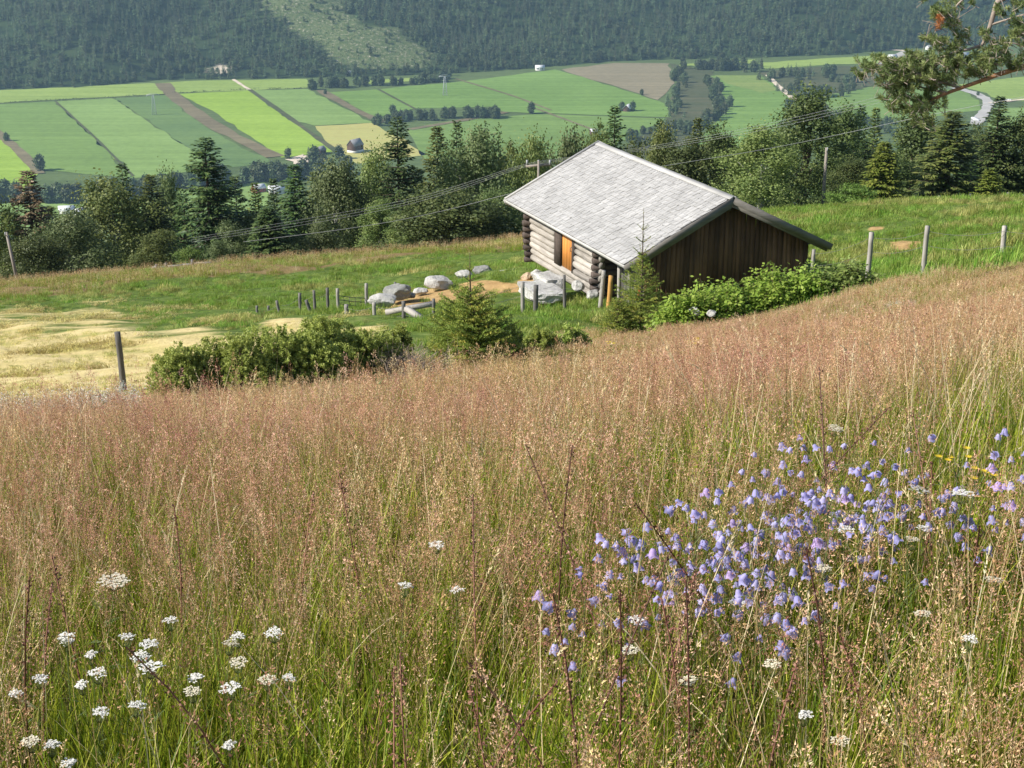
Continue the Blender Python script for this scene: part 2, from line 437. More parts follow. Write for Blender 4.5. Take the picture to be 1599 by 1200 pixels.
strip('farm_track', [(390,141),(455,187),(526,238)], 7, g_scrub, .7)
strip('farm_track', [(364,125),(389,141)], 5, g_sand, .75)
strip('farm_track', [(-20,196),(30,236),(62,272)], 11, g_dirt, .7)
strip('farm_track', [(86,158.5),(150,217),(208,276)], 3, g_scrub, .7)
strip('farm_track', [(500,142),(560,176),(600,192)], 12, g_dirt, .7)
strip('farm_track', [(590,140),(650,172)], 4, g_scrub, .7)
strip('farm_track', [(712,124),(800,150),(860,173)], 4, g_dirt, .7)
strip('farm_track', [(830,168),(930,205)], 4, g_dirt, .7)
strip('farm_track', [(1198,118),(1218,138),(1242,158)], 7, g_sand, .7)
strip('farm_track', [(640,203),(740,186),(790,176)], 10, g_dirt, .72)
strip('road', [(1490,138),(1525,147),(1546,160),(1536,178),(1522,196)], 13, g_road, .8)
strip('road', [(1545,162),(1600,156),(1700,150)], 7, g_sand, .85)
strip('road', [(1378,101),(1395,92),(1418,80)], 16, g_road, .8)
strip('road', [(1380,78),(1425,81)], 12, g_sand, .85)
strip('road', [(1240,86),(1060,92),(1030,86)], 8, g_sand, .6)
flat('farm_yard', [(448,250),(470,243),(482,244),(484,255),(455,258)], g_sand, .8)
flat('scrub_land', [(1048,100),(1112,112),(1138,165),(1080,225),(1000,250),(960,240),(1040,190),(1056,130)], g_scrub, .3)
flat('scrub_land', [(1185,112),(1300,103),(1380,104),(1340,170),(1250,170),(1215,135)], g_scrub, .3)

_HE = np.array([(-900,168),(-200,147),(0,140),(120,137),(250,125),(480,122),(660,117),(760,112),(860,104),(960,96),(1050,93),(1200,90),(1300,86),(1450,74),(1700,64),(2500,50)], float)
_hx = np.array([at_z(a, b_, HV)[:2] for a, b_ in _HE])
def hill_e(x): return np.interp(x, _hx[:,0], _hx[:,1])
def hill_z(x, y):
    t = y-hill_e(x)
    b_ = 14*np.sin(x/170+1)*np.sin(y/210) + 9*np.sin(x/73+y/95) + 4*np.sin(x/31-y/40)
    return HV + .30*t + b_*np.clip(t/160, 0, 1)
def hill_mat():
    m, nt, b = mat_new('hillside')
    n1 = noise_f(nt, .02, 8, .7); n2 = noise_f(nt, .22, 6, .8)
    dark = ramp(nt, n1, [(.35, (.018,.035,.014)), (.65, (.05,.075,.028))])
    cut = ramp(nt, n2, [(.32, (.04,.07,.028)), (.5, (.10,.135,.05)), (.58, (.17,.175,.09)), (.64, (.46,.43,.34))])
    cc = mixc(nt, attr(nt, 'cut'), dark, cut)
    cc = mixc(nt, attr(nt, 'pit'), cc, ramp(nt, n2, [(.3, (.45,.36,.26)), (.7, (.72,.64,.52))]))
    nt.links.new(cc, b.inputs['Base Color']); b.inputs['Roughness'].default_value = .95; b.inputs['Specular IOR Level'].default_value = .05
    return m
def poly_in(px, py, poly):
    px = np.asarray(px); py = np.asarray(py); ins = np.zeros(px.shape, bool); n = len(poly)
    for i in range(n):
        x1, y1 = poly[i]; x2, y2 = poly[(i+1) % n]
        if y1 == y2: continue
        cnd = ((y1 > py) != (y2 > py)) & (px < (x2-x1)*(py-y1)/(y2-y1)+x1); ins ^= cnd
    return ins
CUT = [(392,-40),(400,0),(425,25),(455,45),(485,62),(492,86),(520,100),(600,108),(690,104),(680,88),(640,62),(622,45),(560,38),(545,15),(552,-40)]
PIT = [(326,113),(334,104),(345,101),(356,106),(358,114),(342,117)]
CUT2 = [(975,8),(1000,25),(1040,60),(1020,66),(985,40)]
def cut_w(x, y, z):
    px, py = project(x, y, z)
    wob = 8*np.sin(py/7)+6*np.sin(px/17)
    return np.maximum(poly_in(px+wob, py, CUT), .0), px, py
hx, hy = np.meshgrid(np.linspace(-3200, 3200, 640), np.linspace(1350, 2950, 240))
hz = hill_z(hx, hy); keep_z = np.where(hy < hill_e(hx)-40, HV-12, hz)
grid_mesh('far_hillside', hx, hy, keep_z, hill_mat(), dict(cut=cut_w(hx, hy, hz)[0], pit=poly_in(*project(hx, hy, hz), PIT)*1.0))
# ------------------------------------------------------------------ the log cabin
YAW = R(-21.98)
UX = np.array([math.sin(YAW), math.cos(YAW), 0]); LX = np.array([-math.cos(YAW), math.sin(YAW), 0])
APEX = np.array([6.211, 42.46, -9.459])
FLOOR = -3.55                    # ground under the cabin, below the ridge
silver = woodmat('silver_shingle', (.285,.282,.28), (.365,.363,.362), (1, .12, 1), 30, .7, .5, .24)
silver2 = woodmat('silver_board', (.36,.355,.34), (.50,.49,.47), (.08, 1, 1), 10, .7, .3, .2)
pale_log = woodmat('pale_log', (.15,.135,.118), (.44,.405,.36), (.07, 1, 1), 26, .75, .9, .55)
grey_log = woodmat('dark_log_end', (.05,.04,.034), (.13,.10,.085), (.3, 1, 1), 12, .8, .5, .5)
dark_board = woodmat('dark_board', (.065,.034,.019), (.24,.125,.062), (1, 1, .08), 9, .75, .5, .9)
grey_board = woodmat('grey_board', (.10,.095,.085), (.20,.185,.165), (.15, .15, 1), 10, .75, .4, .4)
post_grey = woodmat('post_grey', (.20,.185,.165), (.40,.375,.34), (1, 1, .1), 20, .8, .5, .5)
post_dark = woodmat('post_dark', (.09,.085,.08), (.20,.19,.175), (1, 1, .1), 20, .8, .5, .5)
post_new = woodmat('post_new', (.42,.22,.06), (.60,.34,.11), (1, 1, .1), 20, .7, .3, .2)
door_wood = woodmat('door_orange', (.50,.19,.045), (.66,.28,.07), (1, 1, .06), 8, .5, .3, .18)
inside_shade = flatmat('inside_dark', (.03,.025,.02), .9)
stone = None

cabin = empty('log_cabin', tuple(APEX + np.array([0, 0, FLOOR])))
cabin.rotation_euler = (0, 0, 0)
_cm = Matrix(((UX[0], LX[0], 0, 0), (UX[1], LX[1], 0, 0), (0, 0, 1, 0), (0, 0, 0, 1)))
cabin.matrix_world = Matrix.Translation(Vector(tuple(APEX + np.array([0, 0, FLOOR])))) @ _cm
tag(cabin, 'small old log cabin with silvery shingle roof, pale log side and dark boarded gable', 'cabin')
# local axes: x along the ridge (away), y towards the log side (left), z up; the ridge is at z = H
H = -FLOOR; LEN = 8.914; HW = 3.3; RISE = 1.635
sl_n = np.array([0, RISE, HW]); sl_n /= np.linalg.norm(sl_n)
def slope(y): return H - RISE*abs(y)/HW
OV = .50; GX = .42               # eave overhang, gable set back
YW = HW-OV                        # wall plane of the log side
# -- roof deck with shingle courses
def shingles(side):
    mb = MB(); SL = math.hypot(HW, RISE); rows = 21; ex = SL/rows
    ca, sa = HW/SL, RISE/SL
    def P(x, s, h):               # s: distance down the slope, h: height above the deck
        return (x, side*(s*ca + h*sa), H - s*sa + h*ca)
    for r in range(rows):
        x = .02 + random.random()*.1
        off = rng.normal()*.008
        while x < LEN-.03:
            wd = min(random.uniform(.09, .22), LEN-.02-x)
            if wd < .03: break
            s1 = (r+1)*ex + random.uniform(-.02, .02) + off; s0 = max(0, s1 - ex*1.9)
            if r == rows-1: s1 = SL+.02+random.uniform(-.008, .008)
            th = random.uniform(.012, .024); lift = .012+random.uniform(0, .012)
            g = random.uniform(.003, .008)
            a = [P(x, s0, .004), P(x+wd-g, s0, .004), P(x+wd-g, s1, lift), P(x, s1, lift),
                 P(x, s0, .006), P(x+wd-g, s0, .006), P(x+wd-g, s1, lift+th), P(x, s1, lift+th)]
            fc = [(4,5,6,7),(3,2,1,0),(7,6,2,3),(5,1,2,6),(4,7,3,0)] 
            if side > 0: fc = [tuple(reversed(f)) for f in fc]
            mb.add(a, fc, 0, random.random()); x += wd
    return mb
roof = MB()
SLn = math.hypot(HW, RISE)
for sd in (1, -1):
    t = .05
    a = [(.0, 0, H), (LEN, 0, H), (LEN, sd*HW, H-RISE), (0, sd*HW, H-RISE)]
    b_ = [(p[0], p[1], p[2]-t) for p in a]
    fc = [(0,1,2,3),(7,6,5,4),(0,4,5,1),(2,6,7,3),(1,5,6,2),(3,7,4,0)]
    roof.add(a+b_, fc if sd < 0 else [tuple(reversed(f)) for f in fc], 0, .5)
roof_o = roof.build('roof', grey_board, cabin)
shingles(1).build('shingle_covering', silver, roof_o)
shingles(-1).build('shingle_covering', silver, roof_o)
rb = MB()
ang = math.atan2(RISE, HW)
rb.beam((-.06, .075, H+.012), (LEN+.04, .075, H+.012), .17, .028, 0, (0, math.sin(ang), math.cos(ang)))
rb.build('ridge_board', silver2, roof_o)
rb = MB(); rb.beam((-.06, -.085, H+.006), (LEN+.04, -.085, H+.006), .16, .028, 0, (0, -math.sin(ang), math.cos(ang)))
rb.build('ridge_board', silver2, roof_o)
for xs, mm, sg in ((-.045, grey_board, -1), (LEN+.03, silver2, 1)):
    for sd in (1, -1):
        mb = MB(); n = (0, sd*math.sin(ang), math.cos(ang))
        s0 = np.array([xs, 0, H-.055]); s1 = np.array([xs, sd*(HW+.05), H-.055-(HW+.05)*math.tan(ang)])
        mb.beam(s0+np.array([0,0,-.02]), s1+np.array([0,0,-.02]), .045, .19, 0, n)
        bo = mb.build('barge_board', mm, roof_o)
        mb = MB(); q = np.array([.055*-sg, 0, -.135])
        mb.beam(s0+q, s1+q*np.array([1,1,1])-np.array([0, sd*.10, -.05]), .04, .15, 0, n)
        mb.build('under_board', mm if sg < 0 else grey_board, roof_o)
        if sg > 0:
            mb = MB(); mb.beam(s0+np.array([-.02,0,.12]), s1+np.array([-.02,0,.12]), .10, .035, 0, n); mb.build('cap_board', silver2, roof_o)
for sd in (1, -1):
    mb = MB(); mb.beam((.0, sd*(HW+.012), H-RISE-.055), (LEN, sd*(HW+.012), H-RISE-.055), .025, .085); mb.build('eave_board', silver2, roof_o)
    for k in range(12):
        if k % 2 == 0:
            mb = MB(); xk = .5+k*.72; mb.beam((xk, sd*.1, H-.14), (xk, sd*(HW-.06), H-RISE-.12+.03), .07, .09); mb.build('rafter', grey_board, roof_o)
# -- log side (y = YW) and the other log walls
def log_line(mb, p0, p1, r, mat=0, seed=0):
    p0 = np.array(p0, float); p1 = np.array(p1, float); k = 12; t = np.linspace(0, 1, k)[:, None]
    rs = np.random.default_rng(seed)
    pts = p0+(p1-p0)*t; pts[:, 2] += np.cumsum(rs.normal(size=k))*.004; pts[:, 1] += np.cumsum(rs.normal(size=k))*.004
    rad = r*(1+.07*rs.normal(size=k).cumsum()/2); taper = np.ones(k); taper[0] = taper[-1] = .93
    mb.tube(pts, np.clip(rad, r*.84, r*1.14)*taper, 12, mat, True, .055, rs.random())
XN, XF = 2.72, 7.95              # near and far log corners along the ridge
zb = H-3.36; dz = .205; rr = .108
D0, D1x = 4.46, 5.88             # door opening
sidew = MB(); eb = MB()
for k in range(8):
    zc = zb+dz*k
    if k < 2: segs = [(XN-.16-.1*random.random(), XF+.17)]
    else: segs = [(XN-.14, D0-.04), (D1x+.04, XF+.15)]
    for j, (a, b_) in enumerate(segs):
        log_line(sidew, (a, YW, zc), (b_, YW, zc), rr*random.uniform(.95, 1.06), 0, 31*k+j)
sidew.build('log_wall', pale_log, cabin, True)
for xc in (XN, XF):
    mb = MB()
    for k in range(8):
        zc = zb+dz*(k-.5)+.02
        log_line(mb, (xc, YW+.25+random.uniform(-.05,.07), zc), (xc, -YW-.2, zc), rr*1.02, 0, 97*k+int(xc*10))
    mb.build('cross_log_wall', grey_log, cabin, True)
mb = MB()
for k in range(8): log_line(mb, (XN-.15, -YW+.02, zb+dz*k), (XF+.15, -YW+.02, zb+dz*k), rr, 0, 11*k)
mb.build('log_wall', pale_log, cabin, True)
# far gable triangle boards
mb = MB()
y = -YW
while y < YW:
    zt_ = slope(y)-.10
    if slope(y+.14)-.1 < zt_: zt_ = slope(y+.14)-.10
    if zt_ > zb+1.5: mb.box((XF+.02, y, zb+1.35), (XF+.05, y+.13, max(zb+1.4, zt_)))
    y += .14
mb.build('far_gable', dark_board, cabin)
# door frame and door
mb = MB(); mb.box((D1x-.42, YW-.09, zb+dz*1.5), (D1x-.0, YW+.10, zb+dz*8.2), 0); 
mb.build('door_post', grey_log, cabin)
mb = MB(); mb.box((D0-.02, YW-.08, zb+dz*1.5), (D0+.12, YW+.09, zb+dz*8.2), 0); mb.build('door_post', grey_log, cabin)
dr = MB()
x = D0+.14; wds = [.21, .235, .20, .15]
for wd in wds:
    dr.box((x, YW-.02, zb+dz*1.55), (x+wd-.008, YW+.035, zb+dz*8.1), 0, None, random.random()); x += wd
door_o = dr.build('door', door_wood, cabin)
mb = MB(); mb.tube([(D0+.22, YW+.04, zb+dz*4.6), (D0+.22, YW+.085, zb+dz*4.7), (D0+.22, YW+.085, zb+dz*5.2), (D0+.22, YW+.04, zb+dz*5.3)], .012, 6); mb.build('handle', grey_board, door_o)
mb = MB(); mb.box((D1x-.42, YW-.10, zb+dz*8.1), (D0-.02, YW+.08, zb+dz*8.1+.16) if False else (D1x, YW+.08, zb+dz*8.1+.16)); 
mb = MB(); mb.box((D0-.05, YW-.10, zb+dz*8.12), (D1x+.02, YW+.085, zb+dz*8.12+.15)); mb.build('lintel', grey_log, cabin)
# dark gable of upright boards, lower side boards and the porch posts
gb = MB(); y = -YW-.06
while y < YW-.35:
    wd = random.uniform(.11, .19); x0 = GX+random.uniform(-.012, .012)
    zt_ = min(slope(y), slope(y+wd))-.12
    gb.box((x0, y, .02), (x0+.03, y+wd-random.uniform(.006, .018), zt_), 0, None, random.random()); y += wd
gb.box((GX+.034, -YW-.04, .02), (GX+.05, YW-.4, H-RISE-.1), 1)  # near-black sheet behind the boards: shade of the inside, put in as colour
gb.build('gable_wall', [dark_board, inside_shade], cabin)
mb = MB(); mb.beam((GX-.16, -.02, H-.36), (GX+.3, -.02, H-.36), .17, .17); mb.build('beam_end', grey_log, cabin)
mb = MB(); mb.beam((GX-.1, -YW-.1, H-RISE+.02), (XN, -YW-.1, H-RISE+.02), .15, .15); mb.build('wall_plate', grey_log, cabin)
mb = MB(); mb.beam((GX-.1, YW-.12, H-RISE-.02+.05), (XN, YW-.12, H-RISE+.03), .15, .15); mb.build('wall_plate', grey_log, cabin)
sb = MB(); x = GX+.05
while x < XN-.15:
    wd = random.uniform(.13, .2); sb.box((x, YW-.62, .03), (x+wd-.012, YW-.59, H-RISE-.08), 0, None, random.random()); x += wd
sb.build('porch_boards', post_dark, cabin)
sb = MB(); x = GX+.05
while x < XN-.15:
    wd = random.uniform(.13, .2); sb.box((x, -YW-.03, .03), (x+wd-.012, -YW, H-RISE-.02), 0, None, random.random()); x += wd
sb.build('side_boards', dark_board, cabin)
for (px_, wd) in ((1.42, .095), (GX+.32, .09)):
    mb = MB(); mb.beam((px_, YW-.02, -.1), (px_+.12, YW-.05, H-RISE-.03), wd, wd); mb.build('porch_post', post_grey, cabin)
mb = MB(); mb.beam((1.05, YW-.45, .55), (.85, YW-.42, .95), .10, .025); mb.build('red_board', flatmat('red_paint', (.5,.03,.03), .5), cabin)

# ------------------------------------------------------------------ rocks
def stonemat(name, a, b_, lich=(.30,.32,.22)):
    m, nt, b = mat_new(name)
    n1 = noise_f(nt, 2.5, 8, .7); n2 = noise_f(nt, 11, 6, .75)
    col = ramp(nt, n1, [(.3, a), (.6, b_)]); col = mixc(nt, .4, col, ramp(nt, n2, [(.35, tuple(x*.55 for x in a)), (.65, tuple(min(1, x*1.15) for x in b_))]))
    sp = noise_f(nt, 4.2, 4, .6); col = mixc(nt, ramp(nt, sp, [(.60, (0,0,0)), (.70, (.8,.8,.8))]), col, lich)
    nt.links.new(col, b.inputs['Base Color']); b.inputs['Roughness'].default_value = .85
    bp = N(nt, 'ShaderNodeBump'); bp.inputs['Strength'].default_value = .7; bp.inputs['Distance'].default_value = .06
    nt.links.new(n2, bp.inputs['Height']); nt.links.new(bp.outputs[0], b.inputs['Normal']); return m
st_pale = stonemat('pale_stone', (.30,.29,.27), (.54,.53,.50))
st_dark = stonemat('grey_stone', (.15,.15,.138), (.32,.32,.295))
st_tan = stonemat('tan_stone', (.40,.29,.18), (.60,.46,.32), (.4,.36,.28))
def rock(name, loc, sx, sy, sz, mat, seed, rz=0, flat_=.6, parent=None, slab=False):
    bm = bmesh.new(); bmesh.ops.create_icosphere(bm, subdivisions=4, radius=1)
    sv = Vector((seed*3.7, seed*1.3, seed*.7))
    rs = np.random.default_rng(seed); planes = [(Vector(unit(rs.normal(size=3))), rs.uniform(.55, .85)) for _ in range(9)]
    if slab: planes = [(Vector((0,0,1)), .42), (Vector((0,0,-1)), .42), (Vector((1,.1,.1)).normalized(), .72), (Vector((-1,.15,0)).normalized(), .74), (Vector((.1,-1,.08)).normalized(), .62), (Vector((0,1,0)), .66), (Vector((.7,-.7,0)).normalized(), .85), (Vector((-.7,-.7,0)).normalized(), .83)]
    for v in bm.verts:
        p = v.co.copy()
        for nn, dd in planes:
            e = p.dot(nn)-dd
            if e > 0: p -= nn*e*.96
        p *= 1+.16*mnoise.noise(p*1.7+sv)+.07*mnoise.noise(p*4.5+sv)+.03*mnoise.noise(p*11+sv)
        v.co = Vector((p.x*sx, p.y*sy, p.z*sz))
    me = bpy.data.meshes.new(name); bm.to_mesh(me); bm.free(); me.materials.append(mat)
    for p in me.polygons: p.use_smooth = True
    me.set_sharp_from_angle(angle=R(28))
    o = bpy.data.objects.new(name, me); COL.objects.link(o); o.location = loc; o.rotation_euler = (0, 0, rz)
    if parent: o.parent = parent
    return o
RK = [ # px, base py, Y, width px, height px, material, label
 (685,450,49,42,21,st_pale,'large pale boulder at the top of the bare soil left of the cabin'),
 (616,466,46.5,48,22,st_dark,'grey lichen boulder lying on the paler one at the left end of the rock row'),
 (597,480,45.5,46,20,st_pale,'pale flat boulder under the grey lichen one at the left end of the rock row'),
 (656,459,48,22,11,st_pale,'small pale stone between the large boulder and the grey lichen boulder'),
 (634,466,47,26,9,st_dark,'low slanting stone just right of the grey lichen boulder'),
 (725,438,51,28,16,st_pale,'pale rock just behind the top shoot of the young spruce'),
 (753,433,51.5,30,18,st_dark,'grey pointed rock right of the young spruce top'),
 (798,433,50.5,36,11,st_pale,'low whitish rounded rock on the grass near the far cabin corner'),
 (822,437,48.2,18,13,st_tan,'orange tan stone at the foot of the far cabin corner'),
 (838,436,47,17,15,st_pale,'small white stone block under the bottom log by the far corner'),
 (857,447,44.6,52,24,st_pale,'upper flat slab of the stone step below the cabin door'),
 (846,468,43.6,86,28,st_pale,'wide lower slab of the stone step below the cabin door'),
 (903,452,44.0,20,15,st_pale,'white foundation stone under the logs right of the stone step'),
 (925,466,43.4,22,15,st_pale,'pale foundation stone under the near log corner'),
 (1086,493,30.2,20,14,st_pale,'whitish stone at the foot of the leafy bushes'),
 (1112,494,30.0,14,11,st_pale,'smaller whitish stone beside another under the leafy bushes'),
]
for i, (px_, py_, Y, wp, hp, mm, lb) in enumerate(RK):
    P = at_y(px_, py_, Y); g = float(zt(P[0], P[1])); s = F/(P[1]*cp-P[2]*sp)
    wd = wp/s; hh = hp/s
    base = P[2] if abs(P[2]-g) < .5 else g
    o = rock('slab' if 'slab' in lb else ('boulder' if wp > 25 else 'stone'), (P[0], P[1]+wd*.2, base+hh*.32), wd*.56, wd*.42, hh*.62, mm, i+3, 0, slab=False) if 'slab' not in lb else rock('slab', (P[0]+wd*.02, P[1]+wd*.15, base+hh*.36), wd*.70, wd*.46, hh*.62, mm, i+3, -YAW+math.pi/2, slab=True)
    tag(o, lb, 'rock')

# ------------------------------------------------------------------ fence posts, rails, poles, wires
def post(px_, top, Y, wpx, mat, label, name='fence_post', cat='fence post', lean=0., group=None, square=False):
    T = at_y(px_, top, Y); s = F/(T[1]*cp-T[2]*sp); r = wpx/s/2
    g = float(zt(T[0], T[1]))-.15
    mb = MB(); k = 7; hh = T[2]-g; t = np.linspace(0, 1, k)
    pts = np.stack([-lean*(1-t)*hh*0 + lean*t*hh*0, 0*t, t*hh], 1); pts[:, 0] += rng.normal(size=k).cumsum()*r*.05
    pts[:, 0] -= (1-t)*hh*(-lean)
    mb.tube(pts-np.array([pts[-1,0],0,0]), r*(1.08-.1*t), 10 if not square else 4, 0, True, .05, random.random())
    o = mb.build(name, mat, None, not square); o.location = (T[0], T[1], g); tag(o, label, cat, group); return o
PG = 'posts of the pasture fence'
post(183,519,26,9.5,post_dark,'dark weathered fence post standing alone at the edge of the mown field', lean=.02)
PS = [(401,478,46,4,post_dark,'short grey post, leftmost of the yard fence behind the juniper',0),
 (419,478,46.5,4,post_dark,'short grey post next to the leftmost one of the yard fence',0),
 (432,470,46,4.5,post_dark,'short leaning grey post left of the tall pair in the yard fence',.18),
 (468,458,46,5,post_dark,'tall grey post of the close pair, left of the leaning one',0),
 (478,469,45.5,5.5,post_dark,'tilted grey post leaning on the close pair in the yard fence',.3),
 (490,454,46,4.5,post_dark,'thin upright grey post just right of the tilted one',0),
 (511,450,46,5,post_dark,'upright grey post left of the wire gate',.0),
 (527,451,46,5,post_grey,'pale grey post carrying the left end of the wire gate',0),
 (572,443,46.5,5,post_grey,'pale grey post carrying the right end of the wire gate',-.02),
 (617,441,50,4,post_dark,'thin grey post sticking up behind the grey lichen boulder',0),
 (541,476,43,7,post_grey,'stubby pale post standing behind the big juniper bush',0),
 (584,473,42,6,post_grey,'stubby grey post at the left end of the pale plank',0),
 (630,471,41,6.5,post_dark,'dark stubby post where the plank meets the diagonal brace',0),
 (677,467,40,5,post_dark,'thin dark post at the right end of the pale plank',0),
 (761,419,53,4,post_grey,'small far post behind the grey pointed rock',0),
 (816,441,41,6.5,post_grey,'fence post in front of the lower stone slab',0),
 (837,446,39.5,8,post_dark,'thick dark post in front of the stone slabs, right of a thinner one',-.03),
 (881,430,41.5,5,post_dark,'thin tall post standing in front of the bottom cabin logs',.02),
 (943,423,41.2,7,post_grey,'grey fence post in front of the near log corner',-.08),
 (954,431,41,7.5,post_new,'orange brown new post beside the near log corner',-.05)]
for a in PS: post(a[0],a[1],a[2],a[3],a[4],a[5],lean=a[6],group='posts of the yard fence')
for a in [(1271,390,41,6,'pale fence post under the right eave of the cabin'),(1361,363,34,8,'pale square fence post right of the leafy bushes'),
          (1448.5,353,33.5,8,'pale square fence post beside the bare earth heap'),(1569,353,33,8,'pale square fence post, farthest right in the pasture fence')]:
    post(a[0],a[1],a[2],a[3],post_grey,a[4],group=PG,square=True)
def rail(name, a, b_, Y0, Y1, wd, mat, label, cat='rail'):
    A = at_y(*a, Y0); B = at_y(*b_, Y1); mb = MB(); k = 5
    t = np.linspace(0, 1, k)[:, None]; pts = (B-A)*t; pts[:, 2] += rng.normal(size=k)*.02
    mb.tube(pts, wd, 6, 0, True, .1); o = mb.build(name, mat); o.location = tuple(A); tag(o, label, cat); return o
def plank(a, b_, Y0, Y1, ht, mat, label):
    A = at_y(*a, Y0); B = at_y(*b_, Y1); mb = MB(); mb.beam((0,0,0), B-A, .16, ht); o = mb.build('plank', mat); o.location = tuple(A); tag(o, label, 'plank'); return o
plank((602,488),(680,474),41.5,41.5,.12,post_grey,'long pale plank lying across the yard fence left of the young spruce')
plank((634,482),(668,503),40.8,40.2,.12,post_grey,'pale diagonal brace running down from the dark stubby post')
gate = MB()
A, B = at_y(528,462,46), at_y(572,466,46.5)
for k in range(4):
    gate.tube([np.array([0,0,-.13*k]), (B-A)*.5+np.array([0,0,-.13*k-.02]), (B-A)+np.array([0,0,-.13*k])], .012, 5)
for k in range(6): 
    q = (B-A)*(k/5); gate.tube([q, q+np.array([0,0,-.42])], .008, 5)
go = gate.build('wire_gate', post_dark); go.location = tuple(A); tag(go, 'low wire gate between two pale grey posts of the yard fence', 'gate')
# white rail fence at the right crest
rf = empty('rail_fence', tuple(at_y(1465,322,67))); tag(rf, 'low pale grey rail fence along the crest of the pasture at the right', 'fence')
RF0 = np.array(at_y(1465,322,67))
for k, (pxk, tp) in enumerate([(1467,306),(1515,303),(1575,301),(1640,298),(1700,295)]):
    T = at_y(pxk, tp, 67-.8*k); g = float(zt(T[0], T[1])); mb = MB(); mb.tube([(T[0],T[1],g-.1),(T[0],T[1],T[2])], .07, 8); o = mb.build('post', post_dark, rf); o.location = tuple(-RF0)
for (a, b_) in (((1462,314),(1580,309)),((1580,308),(1700,304)),((1500,318),(1640,313))):
    A, B = at_y(*a, 66.8), at_y(*b_, 65.8); mb = MB(); mb.beam(A-RF0, B-RF0, .06, .17); mb.build('rail', silver2, rf)
# tumbled rail fence on the left crest
rf = empty('old_fence', tuple(at_y(280,419,67.5))); tag(rf, 'tumbled low grey rail fence at the far edge of the grass on the left', 'fence')
R1 = np.array(at_y(280,419,67.5))
for (a, b_) in (((222,424),(262,417)),((244,421),(285,415)),((270,418),(305,413)),((232,421),(250,418)),((290,415),(330,411))):
    A, B = at_y(*a, 68), at_y(*b_, 67.6); mb = MB(); mb.tube([A-R1, (A+B)/2-R1+np.array([0,0,.05]), B-R1], .06, 6, 0, True, .1); mb.build('rail', post_grey, rf)
for pxk in (244, 259, 300):
    T = at_y(pxk, 412.5-.13*(pxk-260), 67.6); mb = MB(); mb.tube([(0,0,-.6),(0,0,.05)], .06, 6); o = mb.build('post', post_dark, rf); o.location = tuple(T-R1)
# utility poles and lines
pole_m = woodmat('pole_wood', (.22,.19,.16), (.36,.32,.28), (1,1,.05), 8, .85, .3, .2)
wire_m = flatmat('wire', (.30,.31,.32), .4, .05)
def upole(px_, top, Y, wpx, label, arm=None, lean=0.):
    T = at_y(px_, top, Y); g = float(zt(T[0], T[1]))-.3; s = F/(T[1]*cp-T[2]*sp); r = wpx/s/2
    e = empty('utility_pole', (T[0]-lean*(T[2]-g), T[1], g)); tag(e, label, 'utility pole')
    mb = MB(); mb.tube([(0,0,0),(lean*(T[2]-g)*.5,0,(T[2]-g)/2),(lean*(T[2]-g),0,T[2]-g)], [r*1.15,r,r*.85], 10); mb.build('pole', pole_m, e, True)
    top_l = np.array([lean*(T[2]-g), 0, T[2]-g])
    if arm:
        mb = MB(); mb.beam(top_l+np.array([-arm/2,0,-.25]), top_l+np.array([arm/2,.1,-.2]), .1, .1); mb.build('cross_arm', pole_m, e)
        for q in (-.9, -.0, .9):
            mb = MB(); mb.tube([top_l+np.array([arm/2*q,0,-.2]), top_l+np.array([arm/2*q,0,.02])], .045, 8); mb.build('insulator', wire_m, e)
    else:
        mb = MB(); mb.tube([top_l+np.array([0,-r,-.15]), top_l+np.array([0,-r-.12,-.1]), top_l+np.array([0,-r-.12,.05])], .03, 6); mb.build('insulator', wire_m, e)
    return e, T
upole(1291,231,72,5.2,'bare wooden utility pole on the green crest right of the cabin')
upole(841,251,66,4.0,'wooden utility pole with a crossbar just behind the cabin roof edge', 1.1)
upole(10,363,69,5.0,'slightly leaning wooden pole at the far left edge of the field', None, -.11)
def wire(pts, Ys, label, r=.0048):
    P = np.array([at_y(a, b_, Y) for (a, b_), Y in zip(pts, Ys)]); t = np.linspace(0, len(P)-1, 60)
    q = np.stack([np.interp(t, np.arange(len(P)), P[:, i]) for i in range(3)], 1)
    for _ in range(10): q[1:-1] = (q[:-2]+2*q[1:-1]+q[2:])/4
    o0 = q[0].copy(); mb = MB(); mb.tube(q-o0, r, 5, 0, False); o = mb.build('power_line', wire_m); o.location = tuple(o0); tag(o, label, 'power line', 'overhead lines in front of the trees')
for k, nm in enumerate(('uppermost','middle','lowest')):
    d = k*3.2
    wire([(300,372+d),(450,347+d*1.4),(640,314+d*1.2),(760,276+d),(824,253+d*.6),(935,241+d*.5),(1060,222+d),(1200,194+d*1.3),(1330,163+d*1.5),(1420,138+d*1.5)], [70,69.5,69,68,66,66,65,63,60,58], nm+' of the three wires running up behind the cabin roof')
wire([(380,378),(480,366),(600,350),(720,324),(800,300),(900,284),(1035,259),(1180,237),(1310,211),(1420,186),(1520,166),(1620,148)], [69,68.5,68,68,67,66.5,66,65.5,65,63,61,59], 'single thick cable crossing low in front of the right hand trees', .008)

